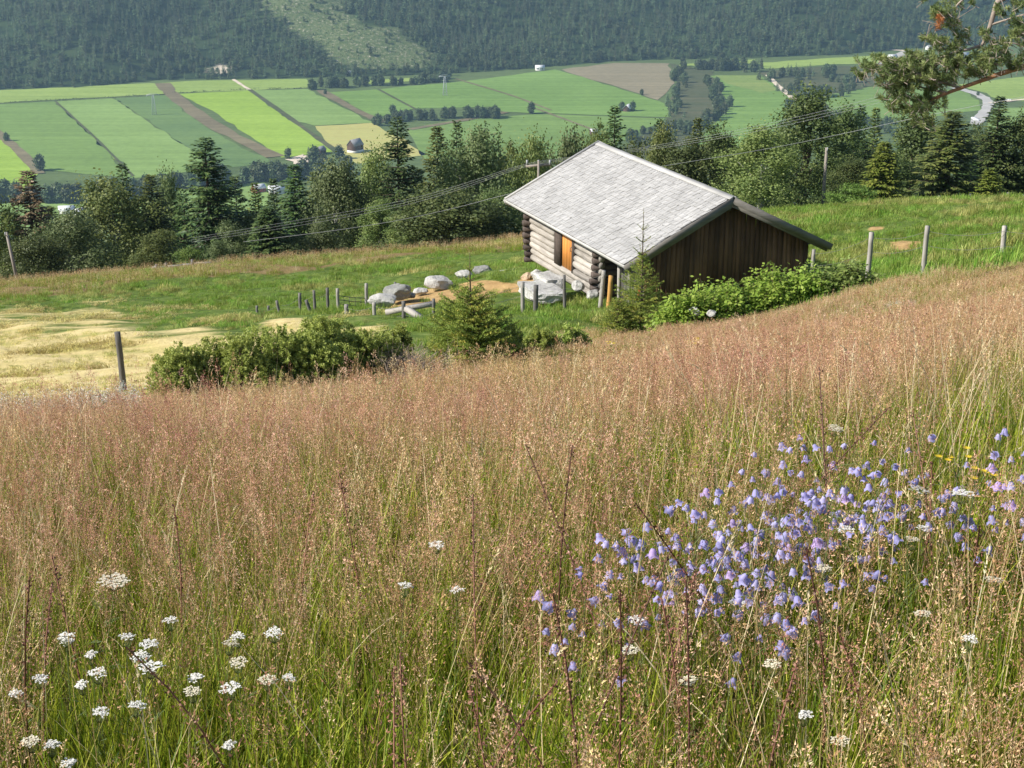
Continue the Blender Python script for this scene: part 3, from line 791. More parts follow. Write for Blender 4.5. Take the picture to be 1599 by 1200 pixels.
# sagging wires of the fences
fw_m = flatmat('fence_wire', (.20,.19,.18), .5, .1)
def fwire(tops, drop, label):
    P = [at_y(a, b_, Y)-np.array([0,0,drop]) for a, b_, Y in tops]; Q = []
    for i in range(len(P)-1):
        for t in np.arange(8)/8: Q.append(P[i]*(1-t)+P[i+1]*t-np.array([0,0,.10*4*t*(1-t)]))
    Q.append(P[-1]); Q = np.array(Q); o0 = Q[0].copy(); mb = MB(); mb.tube(Q-o0, .004, 4, 0, False); o = mb.build('fence_wire', fw_m); o.location = tuple(o0); tag(o, label, 'fence wire')
RT = [(1271,390,41),(1361,363,34),(1448.5,353,33.5),(1569,353,32.9),(1720,350,32.5)]
fwire(RT, .12, 'upper sagging wire of the pasture fence on the right'); fwire(RT, .45, 'lower sagging wire of the pasture fence on the right')
YT = [(541,476,43),(584,473,42),(630,471,41),(677,467,40),(816,441,40.9),(837,446,39.4),(881,430,41.4),(943,423,41.1)]
fwire(YT, .10, 'upper wire of the yard fence running towards the near cabin corner'); fwire(YT, .38, 'lower wire of the yard fence running towards the near cabin corner')
fwire([(401,478,46),(432,470,46),(468,458,46),(490,454,46),(511,450,46),(527,451,46)], .15, 'wire of the yard fence left of the wire gate')
# ------------------------------------------------------------------ trees
bark_spr = woodmat('bark_spruce', (.07,.05,.04), (.17,.13,.10), (1,1,.3), 12, .9, .6, .4)
bark_bir = woodmat('bark_birch', (.16,.15,.14), (.55,.54,.51), (1,1,2.5), 5, .8, .3, .3)
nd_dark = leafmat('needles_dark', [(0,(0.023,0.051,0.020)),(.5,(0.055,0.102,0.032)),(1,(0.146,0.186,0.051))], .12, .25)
nd_olive = leafmat('needles_olive', [(0,(0.035,0.059,0.020)),(.5,(0.094,0.138,0.035)),(1,(0.235,0.245,0.068))], .15, .2)
nd_brown = leafmat('needles_brown', [(0,(0.038,0.042,0.023)),(.45,(0.104,0.084,0.048)),(1,(0.283,0.189,0.113))], .1, .15)
nd_young = leafmat('needles_young', [(0,(0.072,0.120,0.022)),(.5,(0.160,0.223,0.038)),(1,(0.319,0.335,0.072))], .25, .15)
lf_birch = leafmat('leaves_birch', [(0,(.10,.145,.04)),(.5,(.185,.235,.068)),(1,(.31,.35,.115))], .38, .22)
lf_dark = leafmat('leaves_dark', [(0,(.055,.085,.026)),(.5,(.105,.148,.044)),(1,(.20,.235,.075))], .32, .25)
lf_grey = leafmat('leaves_grey', [(0,(0.076,0.109,0.038)),(.5,(0.138,0.180,0.068)),(1,(0.237,0.275,0.119))], .35, .2)
lf_fresh = leafmat('leaves_fresh', [(0,(0.087,0.160,0.029)),(.5,(0.160,0.261,0.051)),(1,(0.275,0.377,0.087))], .38, .2)

def spruce_mesh(h, w, seed, dens=1.0, gap=.12, droop=.32, rag=.3, lsz=1.0):
    """trunk mesh builder and crown mesh builder of a spruce, base at the origin"""
    r = np.random.default_rng(seed)
    tr = MB(); k = 10; t = np.linspace(0, 1, k)
    tr.tube(np.stack([r.normal(size=k).cumsum()*.015, r.normal(size=k).cumsum()*.015, t*h*.97], 1), .018*h*(1-t)**.9+.012, 8, 0)
    cr = MB(); zs = []; z = h*.05
    while z < h*.985:
        zs.append(z); z += h*(.031-.016*(z/h))*(1+.4*(r.random()-.5))
    C=[];D=[];NN=[];LL=[];WW=[];RR=[]
    for z in zs:
        f = z/h
        prof = (1-f)**.66*min(1, .6+f*3)+.012
        nb = int(r.integers(6, 9)); a0 = r.random()*6.28
        for j in range(nb):
            if r.random() < gap: continue
            a = a0+j*6.283/nb+r.normal()*.22
            bl = max(.12, w/2*prof*(1-rag+2*rag*r.random()*.9))
            up = .5*f**2 - droop*(1-f)
            n = max(4, int(bl/.115*dens)); s = np.linspace(.12, 1, n)
            rad = s*bl; zz = z + up*rad*.9 + .22*bl*s**2*(.7 if f < .8 else .2) - .22*bl*s*(1-f)
            cx, cy = np.cos(a), np.sin(a)
            if bl > 1.0: cr.tube(np.stack([cx*rad[[0,n//2,-1]], cy*rad[[0,n//2,-1]], zz[[0,n//2,-1]]], 1), [.03,.02,.006], 4, 1, False)
            for m in range(3):
                off = (r.random(n)-.5)*.16*bl*(1.15-s*.6)*2
                side = r.choice([-1, 1], n)
                ax = r.random(n)*.9+.25
                dx = cx*(1-ax*.4)-cy*side*ax; dy = cy*(1-ax*.4)+cx*side*ax
                dz = -.25-.75*r.random(n)*(1-f)+up*.5
                C.append(np.stack([cx*rad-cy*off, cy*rad+cx*off, zz+r.normal(size=n)*.03], 1)); D.append(np.stack([dx, dy, dz], 1))
                NN.append(np.stack([r.normal(size=n)*.5, r.normal(size=n)*.5, 1+0*dx], 1))
                LL.append((.26+.28*r.random(n))*lsz*(.6+.4*min(1, bl))); WW.append((.11+.09*r.random(n))*lsz*(.7+.3*min(1, bl)))
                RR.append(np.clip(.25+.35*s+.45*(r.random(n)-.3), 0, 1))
    C=np.concatenate(C);D=unit(np.concatenate(D));NN=unit(np.concatenate(NN))
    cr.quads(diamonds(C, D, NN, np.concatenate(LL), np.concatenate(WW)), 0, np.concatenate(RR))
    return tr, cr
def broad_mesh(h, w, seed, leaf=.16, ncl=80, per=95, weep=0., low=.08, lobes=7):
    """birch / willow: trunk with limbs, crown of leaf clumps with gaps between"""
    r = np.random.default_rng(seed)
    tr = MB(); k = 8; t = np.linspace(0, 1, k)
    tp = np.stack([r.normal(size=k).cumsum()*.02*h*.3, r.normal(size=k).cumsum()*.02*h*.3, t*h*.85], 1)
    tr.tube(tp, .02*h*(1-t)**.8+.02, 8, 0)
    cen = []
    lob = []
    for i in range(lobes):
        f = (i+.5)/lobes; a = i*2.4+r.random(); rad = w*.5*(.15+.38*math.sin(math.pi*min(1, .22+f*.78))**.9)*(.6+.5*r.random())
        lob.append((rad*math.cos(a), rad*math.sin(a), h*(low+.12+f*(.82-low)), w*(.27-.10*f)*(.8+.5*r.random()), h*.13*(.8+.6*r.random())))
    lob.append((0, 0, h*.86, w*.15, h*.13)); lob.append((0, 0, h*.55, w*.33, h*.2))
    for (lx, ly, lz, lr, lh) in lob:
        p0 = tp[int(np.clip(lz/h*.7*k, 0, k-1))]
        tr.tube([p0, (p0+np.array([lx, ly, lz]))/2+np.array([0,0,.04*h]), (lx, ly, lz)], [.008*h, .006*h, .002*h], 5, 0, False)
    C=[];D=[];NN=[];LL=[];RR=[]
    for i in range(ncl):
        lx, ly, lz, lr, lh = lob[i % len(lob)]
        u_ = rdir_r(r, 1)[0]; u_[2] = u_[2]*.9+.12
        cc = np.array([lx, ly, lz]) + u_*np.array([lr, lr, lh])*(.72+.4*r.random())
        cs = w*.047*(.7+.8*r.random()); n = int(per*(.6+.8*r.random()))
        p = r.normal(size=(n, 3))*np.array([cs, cs, cs*(.75+weep)])
        if weep: p[:, 2] -= np.abs(r.normal(size=n))*cs*1.6*weep
        C.append(cc+p); d = rdir_r(r, n); d[:, 2] -= .5+weep; nq = unit(p)*.9+u_*.5; D.append(d)
        nn = unit(p)*.9+rdir_r(r, n)*.45+u_*.5; nn[:, 2] += .35; NN.append(nn)
        LL.append(leaf*(.7+.7*r.random(n))); RR.append(np.clip(.6*r.random()+.35*r.random(n), 0, 1))
    cr = MB(); L = np.concatenate(LL)
    cr.quads(diamonds(np.concatenate(C), unit(np.concatenate(D)), unit(np.concatenate(NN)), L, L*.72), 0, np.concatenate(RR))
    return tr, cr
def rdir_r(r, n): return unit(r.normal(size=(n, 3)))

PROTO = {}
def proto(kind, h, w, maker, leafm, barkm, **kw):
    tr, cr = maker(h, w, kw.pop('seed'), **kw)
    PROTO[kind] = (h, w, tr.mesh('trunk', barkm, True), cr.mesh('crown', [leafm, barkm]))
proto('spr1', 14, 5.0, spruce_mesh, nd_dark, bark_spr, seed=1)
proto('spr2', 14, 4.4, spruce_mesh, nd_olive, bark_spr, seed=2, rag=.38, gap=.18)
proto('spr3', 14, 5.6, spruce_mesh, nd_dark, bark_spr, seed=3, rag=.42, gap=.22, droop=.45)
proto('spr4', 9, 4.2, spruce_mesh, nd_young, bark_spr, seed=4, rag=.2, gap=.05, droop=.2)
proto('sprb', 12, 5.0, spruce_mesh, nd_brown, bark_spr, seed=5, rag=.3, gap=.2, droop=.4)
proto('sprd', 9, 4.4, spruce_mesh, nd_dark, bark_spr, seed=6, rag=.22, gap=.05, droop=.25)
proto('bir1', 11, 6.0, broad_mesh, lf_birch, bark_bir, seed=11, ncl=170, per=100, weep=.8)
proto('bir2', 11, 6.0, broad_mesh, lf_grey, bark_bir, seed=12, ncl=170, per=100, weep=1.1)
proto('bir3', 11, 5.0, broad_mesh, lf_birch, bark_bir, seed=13, ncl=150, per=100, weep=.4)
proto('asp1', 12, 6.0, broad_mesh, lf_dark, bark_spr, seed=14, ncl=190, per=90, weep=.1, low=.05)
proto('wil1', 7, 7.5, broad_mesh, lf_dark, bark_spr, seed=15, ncl=190, per=100, weep=.1, low=0., leaf=.17, lobes=9)
proto('wil2', 6, 5.0, broad_mesh, lf_grey, bark_spr, seed=16, ncl=130, per=95, weep=.1, low=0., leaf=.13, lobes=8)
proto('bush', 3, 4.2, broad_mesh, lf_fresh, bark_spr, seed=17, ncl=80, per=80, weep=0., low=-.05, leaf=.12, lobes=8)

TREES = [ # photo x, top y, distance, width px, kind, label
 (42,265,83,86,'sprb','reddish brown ailing spruce at the far left of the tree line'),
 (52,372,73,95,'wil1','round dark leafy tree beside the leaning pole at the far left'),
 (104,335,78,125,'bir2','grey green drooping birch right of the brown spruce'),
 (168,291,84,140,'bir1','broad light birch between the brown spruce and the pointed spruces'),
 (190,252,98,62,'spr1','spruce top rising out of the broad light birch'),
 (234,270,86,74,'spr2','olive spruce standing left of the tallest left hand spruce'),
 (262,276,97,62,'bir2','birch top between the olive spruce and the tallest left hand spruce'),
 (320,214,80,116,'spr3','tallest spruce of the left half, broad, with hanging branches'),
 (366,272,93,58,'spr1','slim spruce just right of the tallest left hand spruce'),
 (243,364,73,62,'bir3','small pale green birch bush in front of the olive spruce'),
 (296,389,71,56,'bush','low bright green bush at the field edge under the tallest left spruce'),
 (362,352,75,58,'wil2','grey green shrub below the slim spruce'),
 (340,378,73,40,'wil2','low grey shrub right of the bright green bush'),
 (397,282,93,48,'spr2','narrow spruce, second right of the tallest left hand spruce'),
 (426,276,92,52,'spr1','dark spruce left of the broad twin topped one'),
 (459,255,84,80,'spr1','broad dark spruce in the middle of the left tree line'),
 (491,264,96,56,'spr2','spruce top peeping out left of the big birch'),
 (418,324,74,70,'sprd','young dense spruce standing in front at the field edge'),
 (392,340,80,60,'bir2','pale birch behind the young dense spruce'),
 (452,372,74,56,'wil2','grey shrub right of the young dense spruce'),
 (528,256,82,110,'bir2','large drooping birch left of the flat topped spruce'),
 (578,244,93,84,'bir1','light birch crown behind the large drooping one'),
 (500,352,75,54,'wil2','small round shrub at the foot of the large drooping birch'),
 (621,181,82,84,'spr3','tall flat topped spruce with spread branches, tallest left of the cabin'),
 (682,194,87,66,'spr2','pointed spruce right of the flat topped one'),
 (713,185,97,52,'spr1','spruce top behind the pointed one'),
 (592,318,76,66,'bir3','small upright birch below the flat topped spruce'),
 (744,208,84,126,'bir2','big grey birch left of the cabin roof'),
 (752,200,101,34,'spr2','thin spruce tip showing above the big grey birch'),
 (700,303,72,165,'wil1','wide round dark willow at the field edge left of the cabin'),
 (775,300,75,90,'wil1','dark leafy tree between the willow and the cabin'),
 (640,335,74,70,'bir3','pale birch left of the wide dark willow'),
 (793,236,92,70,'bir3','birch crown behind the left roof corner'),
 (832,222,90,84,'bir1','leafy crown above the left slope of the roof'),
 (888,214,93,92,'bir2','leafy crown left of the roof peak'),
 (930,205,96,60,'bir3','birch crown directly behind the roof peak'),
 (960,163,88,70,'spr1','dark spruce rising right behind the roof peak'),
 (1030,183,95,50,'spr1','spruce top above the pale birch right of the roof peak'),
 (1028,206,87,74,'bir1','pale birch below a spruce top right of the roof peak'),
 (1090,180,95,52,'spr2','spruce above the middle of the roof ridge'),
 (1078,226,84,110,'asp1','dark leafy tree over the middle of the roof ridge'),
 (1128,206,86,96,'asp1','leafy tree over the near end of the roof ridge'),
 (1190,207,71,112,'bir1','large weeping birch just right of the near roof peak'),
 (1258,147,80,128,'asp1','big broad dark aspen behind the bare utility pole'),
 (1318,172,86,84,'asp1','dark leafy tree right of the big aspen'),
 (1346,160,93,46,'spr1','left one of two spruces below the pine bough'),
 (1369,164,96,48,'spr2','right one of two spruces below the pine bough'),
 (1383,221,72,62,'spr4','yellow green young spruce at the crest right of the bare pole'),
 (1330,250,74,70,'asp1','dark undergrowth tree left of the yellow green young spruce'),
 (1440,178,84,110,'asp1','leafy tree under the middle of the pine bough'),
 (1412,200,90,54,'spr1','dark spruce half hidden under the pine bough'),
 (1490,172,73,96,'spr2','broad olive spruce at the crest under the pine bough'),
 (1563,148,80,74,'spr1','tall dark spruce beside the bend of the valley road'),
 (1532,205,86,74,'asp1','leafy tree between the two right hand spruces'),
 (1604,176,80,90,'asp1','dark leafy tree at the right edge of the photo'),
 (1548,262,72,50,'spr4','small yellowish spruce at the crest near the rail fence'),
 (1338,290,69,70,'bush','low green bush on the crest left of the yellow green young spruce'),
 (1650,160,86,80,'spr1','spruce just beyond the right edge'),
 (-40,300,82,110,'bir1','birch just beyond the left edge'),
]
_rnd = np.random.default_rng(21)
def put_tree(px_, top, Y, wpx, kind, label, group=None):
    h0, w0, mt, mc = PROTO[kind]
    T = at_y(px_, top, Y); s = F/(T[1]*cp-T[2]*sp); g = float(zt(T[0], T[1]))-.2
    sz = (T[2]-g)/h0; sx = wpx*(1.32 if kind.startswith('spr') else 1.42)/s/w0
    e = empty('spruce_tree' if kind.startswith('spr') else ('bush' if kind in ('bush','wil2') else 'birch_tree' if kind.startswith('bir') else 'leafy_tree'), (T[0], T[1], g), _rnd.random()*6.28)
    e.scale = (sx, sx, sz); tag(e, label, 'bush' if kind in ('bush','wil2') else 'tree', group)
    for nm, me in (('trunk', mt), ('crown', mc)):
        o = bpy.data.objects.new(nm, me); COL.objects.link(o); o.parent = e
    return e
for a in TREES: put_tree(*a)
# darker trees standing deeper in the belt, seen only through the gaps
FILL = [(20,330,92,'spr1'),(75,320,95,'spr2'),(130,330,96,'spr1'),(205,310,94,'spr1'),(285,300,96,'spr3'),(345,310,92,'spr1'),(410,320,95,'spr3'),
 (475,315,93,'spr1'),(520,300,95,'spr2'),(560,305,90,'spr1'),(605,300,94,'spr1'),(650,260,93,'spr1'),(700,260,92,'spr3'),(765,275,94,'spr1'),(800,280,90,'asp1'),
 (985,230,93,'asp1'),(1055,235,93,'spr1'),(1150,240,90,'spr1'),(1225,215,90,'spr1'),(1290,230,90,'spr3'),(1352,215,88,'spr1'),(1405,250,80,'asp1'),(1455,250,82,'spr1'),(1520,250,80,'spr3'),(1585,240,80,'spr1')]
for k, (a, b_, Y, kd) in enumerate(FILL):
    put_tree(a, b_, Y, 78, kd, 'dark tree deep in the shade of the belt behind the front row of trees', 'shaded trees deep in the belt')
# ------------------------------------------------------------------ valley trees, far forest, farm buildings, pylons
far_nd = leafmat('far_needles', [(0,(.045,.075,.036)),(.5,(.10,.14,.062)),(1,(.18,.22,.095))], .15, .5)
far_lf = leafmat('far_leaves', [(0,(.045,.07,.03)),(.5,(.085,.12,.048)),(1,(.135,.17,.07))], .3, .3)
far_lf2 = leafmat('far_leaves_light', [(0,(.07,.105,.04)),(.5,(.11,.155,.056)),(1,(.165,.21,.08))], .3, .25)
def small_spruce(h, w, seed, nw=13):
    r = np.random.default_rng(seed); mb = MB(); C=[];D=[];RR=[];LL=[]
    mb.tube([(0,0,-.6),(0,0,h*.9)], [.02*h,.004*h], 5, 1)
    for i in range(nw):
        f = i/nw; z = h*(.08+.9*f); bl = w/2*(1-f)**.85+.15; nb = 7
        for j in range(nb):
            if r.random() < .12: continue
            a = j*6.283/nb+r.random(); l = bl*(.7+.6*r.random())
            for q in (.35, .75):
                C.append((math.cos(a)*l*q*.6, math.sin(a)*l*q*.6, z-.12*l*q)); D.append((math.cos(a+r.normal()*.4), math.sin(a+r.normal()*.4), -.35)); LL.append(l*.62+.25); RR.append(r.random())
    n = len(C); cx_ = np.array(C); nn = unit(r.normal(size=(n,3))*.3+np.array([0,0,.55])+unit(cx_*np.array([1,1,0]))*.9)
    LL = np.array(LL); mb.quads(diamonds(np.array(C), unit(np.array(D)), nn, LL, LL*.62), 0, np.array(RR)); return mb
def small_broad(h, w, seed, ncl=22, per=14):
    r = np.random.default_rng(seed); mb = MB()
    mb.tube([(0,0,-.6),(0,0,h*.6)], [.025*h,.01*h], 5, 1)
    C=[];RR=[];QN=[]
    for i in range(ncl):
        u_ = rdir_r(r, 1)[0]; f = .5+.5*u_[2]
        cc = np.array([u_[0]*w*.36, u_[1]*w*.36, h*(.12+.76*f)])*np.array([1.1-.35*f, 1.1-.35*f, 1]); rc = r.random()*.6
        p = r.normal(size=(per,3))*np.array([w*.1,w*.1,h*.06]); C.append(cc+p); QN.append(unit(p)*.5+u_*1.0); RR.append(np.clip(rc+.45*r.random(per), 0, 1))
    C = np.concatenate(C); n = len(C); d = rdir_r(r, n); d[:,2] -= .3; nn = rdir_r(r, n)*.4+np.concatenate(QN); nn[:,2] += .35
    L = (w*.17)*(.6+.8*r.random(n)); mb.quads(diamonds(C, unit(d), unit(nn), L, L*.8), 0, np.concatenate(RR)); return mb
FS = [small_spruce(14, 4.2, s).mesh('far_spruce', [far_nd, bark_spr]) for s in (1,2,3)]
FB = [small_broad(11, 6.5, s).mesh('far_tree', [far_lf, bark_spr]) for s in (4,5,6)]
FB2 = [small_broad(9, 6, s).mesh('far_tree', [far_lf2, bark_spr]) for s in (7,8)]
VB = [small_broad(13, 8, s, 46, 22).mesh('valley_tree', [far_lf, bark_spr]) for s in (14,15,16,17)]
VS = [small_spruce(16, 6.5, s, 18).mesh('valley_spruce', [far_nd, bark_spr]) for s in (24,25)]

# the forest on the far hillside: a wood that reads as one mass
def points_mesh(name, P, rot, scl, idx, tint=None):
    me = bpy.data.meshes.new(name); me.vertices.add(len(P)); me.vertices.foreach_set('co', np.asarray(P, np.float32).ravel())
    a = me.attributes.new('rot', 'FLOAT_VECTOR', 'POINT'); a.data.foreach_set('vector', np.asarray(rot, np.float32).ravel())
    a = me.attributes.new('scl', 'FLOAT_VECTOR', 'POINT'); a.data.foreach_set('vector', np.asarray(scl, np.float32).ravel())
    a = me.attributes.new('idx', 'INT', 'POINT'); a.data.foreach_set('value', np.asarray(idx, np.int32))
    if tint is not None:
        a = me.attributes.new('tint', 'FLOAT', 'POINT'); a.data.foreach_set('value', np.asarray(tint, np.float32))
    return me
def scatter(name, sources, P, rot, scl, idx, tint, label, cat):
    col = bpy.data.collections.new(name+'_kinds')
    for k, me in enumerate(sources):
        o = bpy.data.objects.new('%s_%02d' % (name, k), me); col.objects.link(o)
    o = bpy.data.objects.new(name, points_mesh(name, P, rot, scl, idx, tint)); COL.objects.link(o)
    ng = bpy.data.node_groups.new(name, 'GeometryNodeTree')
    ng.interface.new_socket('Geometry', in_out='INPUT', socket_type='NodeSocketGeometry'); ng.interface.new_socket('Geometry', in_out='OUTPUT', socket_type='NodeSocketGeometry')
    gi = ng.nodes.new('NodeGroupInput'); go_ = ng.nodes.new('NodeGroupOutput')
    ci = ng.nodes.new('GeometryNodeCollectionInfo'); ci.inputs['Collection'].default_value = col; ci.inputs['Separate Children'].default_value = True; ci.inputs['Reset Children'].default_value = True
    ip = ng.nodes.new('GeometryNodeInstanceOnPoints'); ip.inputs['Pick Instance'].default_value = True
    def na(n, t):
        q = ng.nodes.new('GeometryNodeInputNamedAttribute'); q.data_type = t; q.inputs['Name'].default_value = n; return q.outputs[0]
    L = ng.links.new
    L(gi.outputs[0], ip.inputs['Points']); L(ci.outputs[0], ip.inputs['Instance']); L(na('idx','INT'), ip.inputs['Instance Index'])
    e2r = ng.nodes.new('FunctionNodeEulerToRotation'); L(na('rot','FLOAT_VECTOR'), e2r.inputs[0]); L(e2r.outputs[0], ip.inputs['Rotation'])
    L(na('scl','FLOAT_VECTOR'), ip.inputs['Scale']); L(ip.outputs[0], go_.inputs[0])
    md = o.modifiers.new('scatter', 'NODES'); md.node_group = ng
    tag(o, label, cat, None, 'stuff'); return o

r = np.random.default_rng(5)
NT = 27000
tx = r.uniform(-1100, 1100, NT); ty = hill_e(tx) + r.uniform(0, 1, NT)**1.0*720 - 3
tz = hill_z(tx, ty)
inc, qx, qy = cut_w(tx, ty, tz)
inside = (qx > -140) & (qx < 1740) & (qy > -90)
c2 = poly_in(qx, qy, CUT2)
thin = np.where(poly_in(qx, qy, PIT), 0, 1)*np.where(inc, .24, np.where(c2, .45, 1.0)) * np.where(qy < -40, .4, 1)
den = .5+.5*np.sin(tx/37+np.sin(ty/41)*2)*np.sin(ty/29+1.3*np.sin(tx/53))
rightlight = np.clip((qx-1180)/200, 0, 1)*np.clip((75-qy)/60, 0, 1)
keep = inside & (r.random(NT) < thin*(.62+.38*den)*(1-.25*rightlight))
tx, ty, tz, inc, qx, qy, rl = (a[keep] for a in (tx, ty, tz, inc, qx, qy, rightlight))
n = len(tx)
edge = (ty-hill_e(tx)) < 45
patch = np.sin(tx/61+2*np.sin(ty/83))*np.sin(ty/47+tx/91)
isb = r.random(n) < np.where(inc, .75, np.where(edge, .55, .12+.18*(patch > .35)+.5*rl))
idx = np.where(isb, np.where(r.random(n) < (.35+.3*rl), 6+r.integers(0,2,n), 3+r.integers(0,3,n)), r.integers(0,3,n))
s = r.uniform(.85, 1.5, n)*np.where(inc, r.uniform(.25,.75,n), 1)*np.where(edge, .85, 1)*np.where(rl > .5, .8, 1)
scl = np.stack([s*r.uniform(.85,1.25,n)]*2+[s*r.uniform(.85,1.2,n)], 1)
rot = np.stack([r.normal(size=n)*.03, r.normal(size=n)*.03, r.random(n)*6.28], 1)
scatter('forest', FS+FB+FB2, np.stack([tx,ty,tz],1), rot, scl, idx, r.random(n), 'dense spruce forest covering the far valley side', 'forest')
# low growth and pale stumps in the clearing
nb = 2600
bx = r.uniform(-500, 100, nb*6); by = hill_e(bx)+r.uniform(0, 700, nb*6); bz = hill_z(bx, by)
ic, _, q_ = cut_w(bx, by, bz); sel = np.where(ic > 0)[0][:nb*3]
n = len(sel); s = r.uniform(.05, .17, n)
scatter('undergrowth', FB+FB2, np.stack([bx[sel],by[sel],bz[sel]],1), np.stack([0*s,0*s,r.random(n)*6.28],1), np.stack([s*1.1,s*1.1,s*1.2],1), r.integers(0,5,n), s, 'scattered young growth in the clearing on the far valley side', 'undergrowth')

def vtree(px_, py_, hm, kind, label, group, wf=1.0):
    P = at_z(px_, py_, HV); me = (VB if kind == 'b' else VS)[_rnd.integers(0, 4 if kind == 'b' else 2)]
    o = bpy.data.objects.new('valley_tree' if kind == 'b' else 'valley_spruce', me); COL.objects.link(o)
    h0 = 13 if kind == 'b' else 16; sc_ = hm/h0
    o.location = (P[0], P[1], HV); o.scale = (sc_*wf, sc_*wf, sc_); o.rotation_euler = (0, 0, _rnd.random()*6.28)
    tag(o, label, 'tree', group); return o
def belt(line, n, hr, spread, label, group, pk=.3, wf=1.0):
    L = np.array(line, float); t = np.linspace(0, len(L)-1, n)
    for k in range(n):
        x = np.interp(t[k], np.arange(len(L)), L[:,0])+_rnd.normal()*spread; y = np.interp(t[k], np.arange(len(L)), L[:,1])+_rnd.normal()*spread*.28
        vtree(x, y, _rnd.uniform(*hr), 's' if _rnd.random() < pk else 'b', label, group, wf*_rnd.uniform(.85, 1.2))
belt([(-30,318),(30,313),(80,318),(130,315),(200,308),(260,296),(330,290),(400,284),(450,280),(530,272)], 62, (13,20), 8, 'tree of the long dark belt at the near edge of the valley fields', 'trees of the long belt at the near edge of the fields', .15, 1.1)
belt([(592,196),(620,190),(660,187),(700,185),(740,184),(778,184)], 40, (9,15), 6, 'tree of the narrow wood standing in the middle of the green fields', 'trees of the narrow wood in the fields', .2, .95)
belt([(612,178),(628,183),(640,186)], 5, (8,14), 3, 'small tree left of the narrow wood on the field track', 'small trees left of the narrow wood')
belt([(1058,105),(1062,125),(1060,140),(1050,155),(1052,170),(1060,182)], 26, (8,15), 7, 'tree on the left bank of the scrub strip right of the fields', 'trees on the left of the scrub strip', .3)
belt([(1110,130),(1115,150),(1122,165),(1125,180),(1105,195),(1080,205)], 30, (8,16), 7, 'tree on the right bank of the scrub strip beside the curved field', 'trees on the right of the scrub strip', .3)
belt([(980,222),(1000,215),(1030,205),(1060,200),(1090,205),(1040,225),(1000,232)], 26, (7,13), 8, 'bushy tree at the lower end of the scrub strip', 'trees at the lower end of the scrub strip', .1)
belt([(1195,125),(1225,120),(1260,118),(1300,122),(1340,135),(1300,148),(1250,150),(1235,140)], 60, (10,18), 12, 'tree of the dark wood below the pale strip of field on the right', 'trees of the dark wood on the right', .55)
belt([(1240,168),(1270,175),(1300,185),(1340,195),(1380,200),(1400,215)], 36, (8,15), 12, 'tree of the loose wood behind the big aspen', 'trees of the loose wood behind the aspen', .3)
belt([(492,138),(530,137),(580,134),(640,132),(680,127),(700,122)], 44, (9,15), 5, 'tree of the strip of wood along the upper edge of the fields', 'trees of the strip along the upper field edge', .15)
belt([(1090,108),(1120,110),(1150,110),(1185,108)], 26, (14,21), 7, 'tall tree of the grove above the curved field', 'trees of the grove above the curved field', .6)
for a in [(10,221,10,'b','round lone tree at the left end of the field track'),(63,267,17,'b','taller lone tree where the field track meets the belt'),
          (830,178,14,'b','lone tree standing in the middle of the right hand green field'),(1002,149,8,'b','bush on the line between ploughed and green field'),
          (971,174,12,'b','tree on the left of the small white roofed house'),(988,174,12,'b','tree on the right of the small white roofed house'),
          (450,249,12,'b','small tree left of the pale farm yard'),(490,263,22,'b','big round tree beside the pale farm yard'),(530,249,15,'b','tree just left of the grey roofed barn'),
          (505,265,16,'b','lower tree between the yard and the barn'),(1527,150,6,'b','small bush by the road bend'),(508,148,7,'b','small tree at the corner of the light green field'),(630,108,20,'s','single tall spruce in front of the clearing')]:
    vtree(a[0], a[1], a[2], a[3], a[4], None, 1.0 if a[3]=='b' else .8)
def hedge(line, label, hgt=2.2):
    P = np.array([at_z(a, b_, HV) for a, b_ in line]); mb = MB(); tot = []
    for i in range(len(P)-1):
        L = np.linalg.norm(P[i+1]-P[i]); k = int(L/1.6); t = _rnd.random(k)[:, None]; tot.append(P[i]*(1-t)+P[i+1]*t)
    Q = np.concatenate(tot); o0 = Q[0].copy(); Q = Q-o0; n = len(Q)*5; Q = np.repeat(Q, 5, 0)+r.normal(size=(n,3))*np.array([1.1,1.1,0])
    hs = hgt*(.55+.45*np.sin(Q[:,0]/9+np.sin(Q[:,0]/23)*3)); Q[:,2] = np.abs(r.random(n))*np.clip(hs, .4, None)
    d = rdir_r(r, n); d[:,2] = abs(d[:,2]); nn = rdir_r(r, n); nn[:,2] += 1
    mb.quads(diamonds(Q, unit(d), unit(nn), .9+.6*r.random(n), .7), 0); o = mb.build('hedge', far_lf); o.location = tuple(o0); tag(o, label, 'hedge')
hedge([(-60,166),(0,162),(88,158),(180,153),(262,148)], 'long thin hedge below the pale upper strip of field on the left')
hedge([(268,147),(330,143),(388,141),(480,138.5),(492,138)], 'dark hedge right of the farm track above the bright green field')

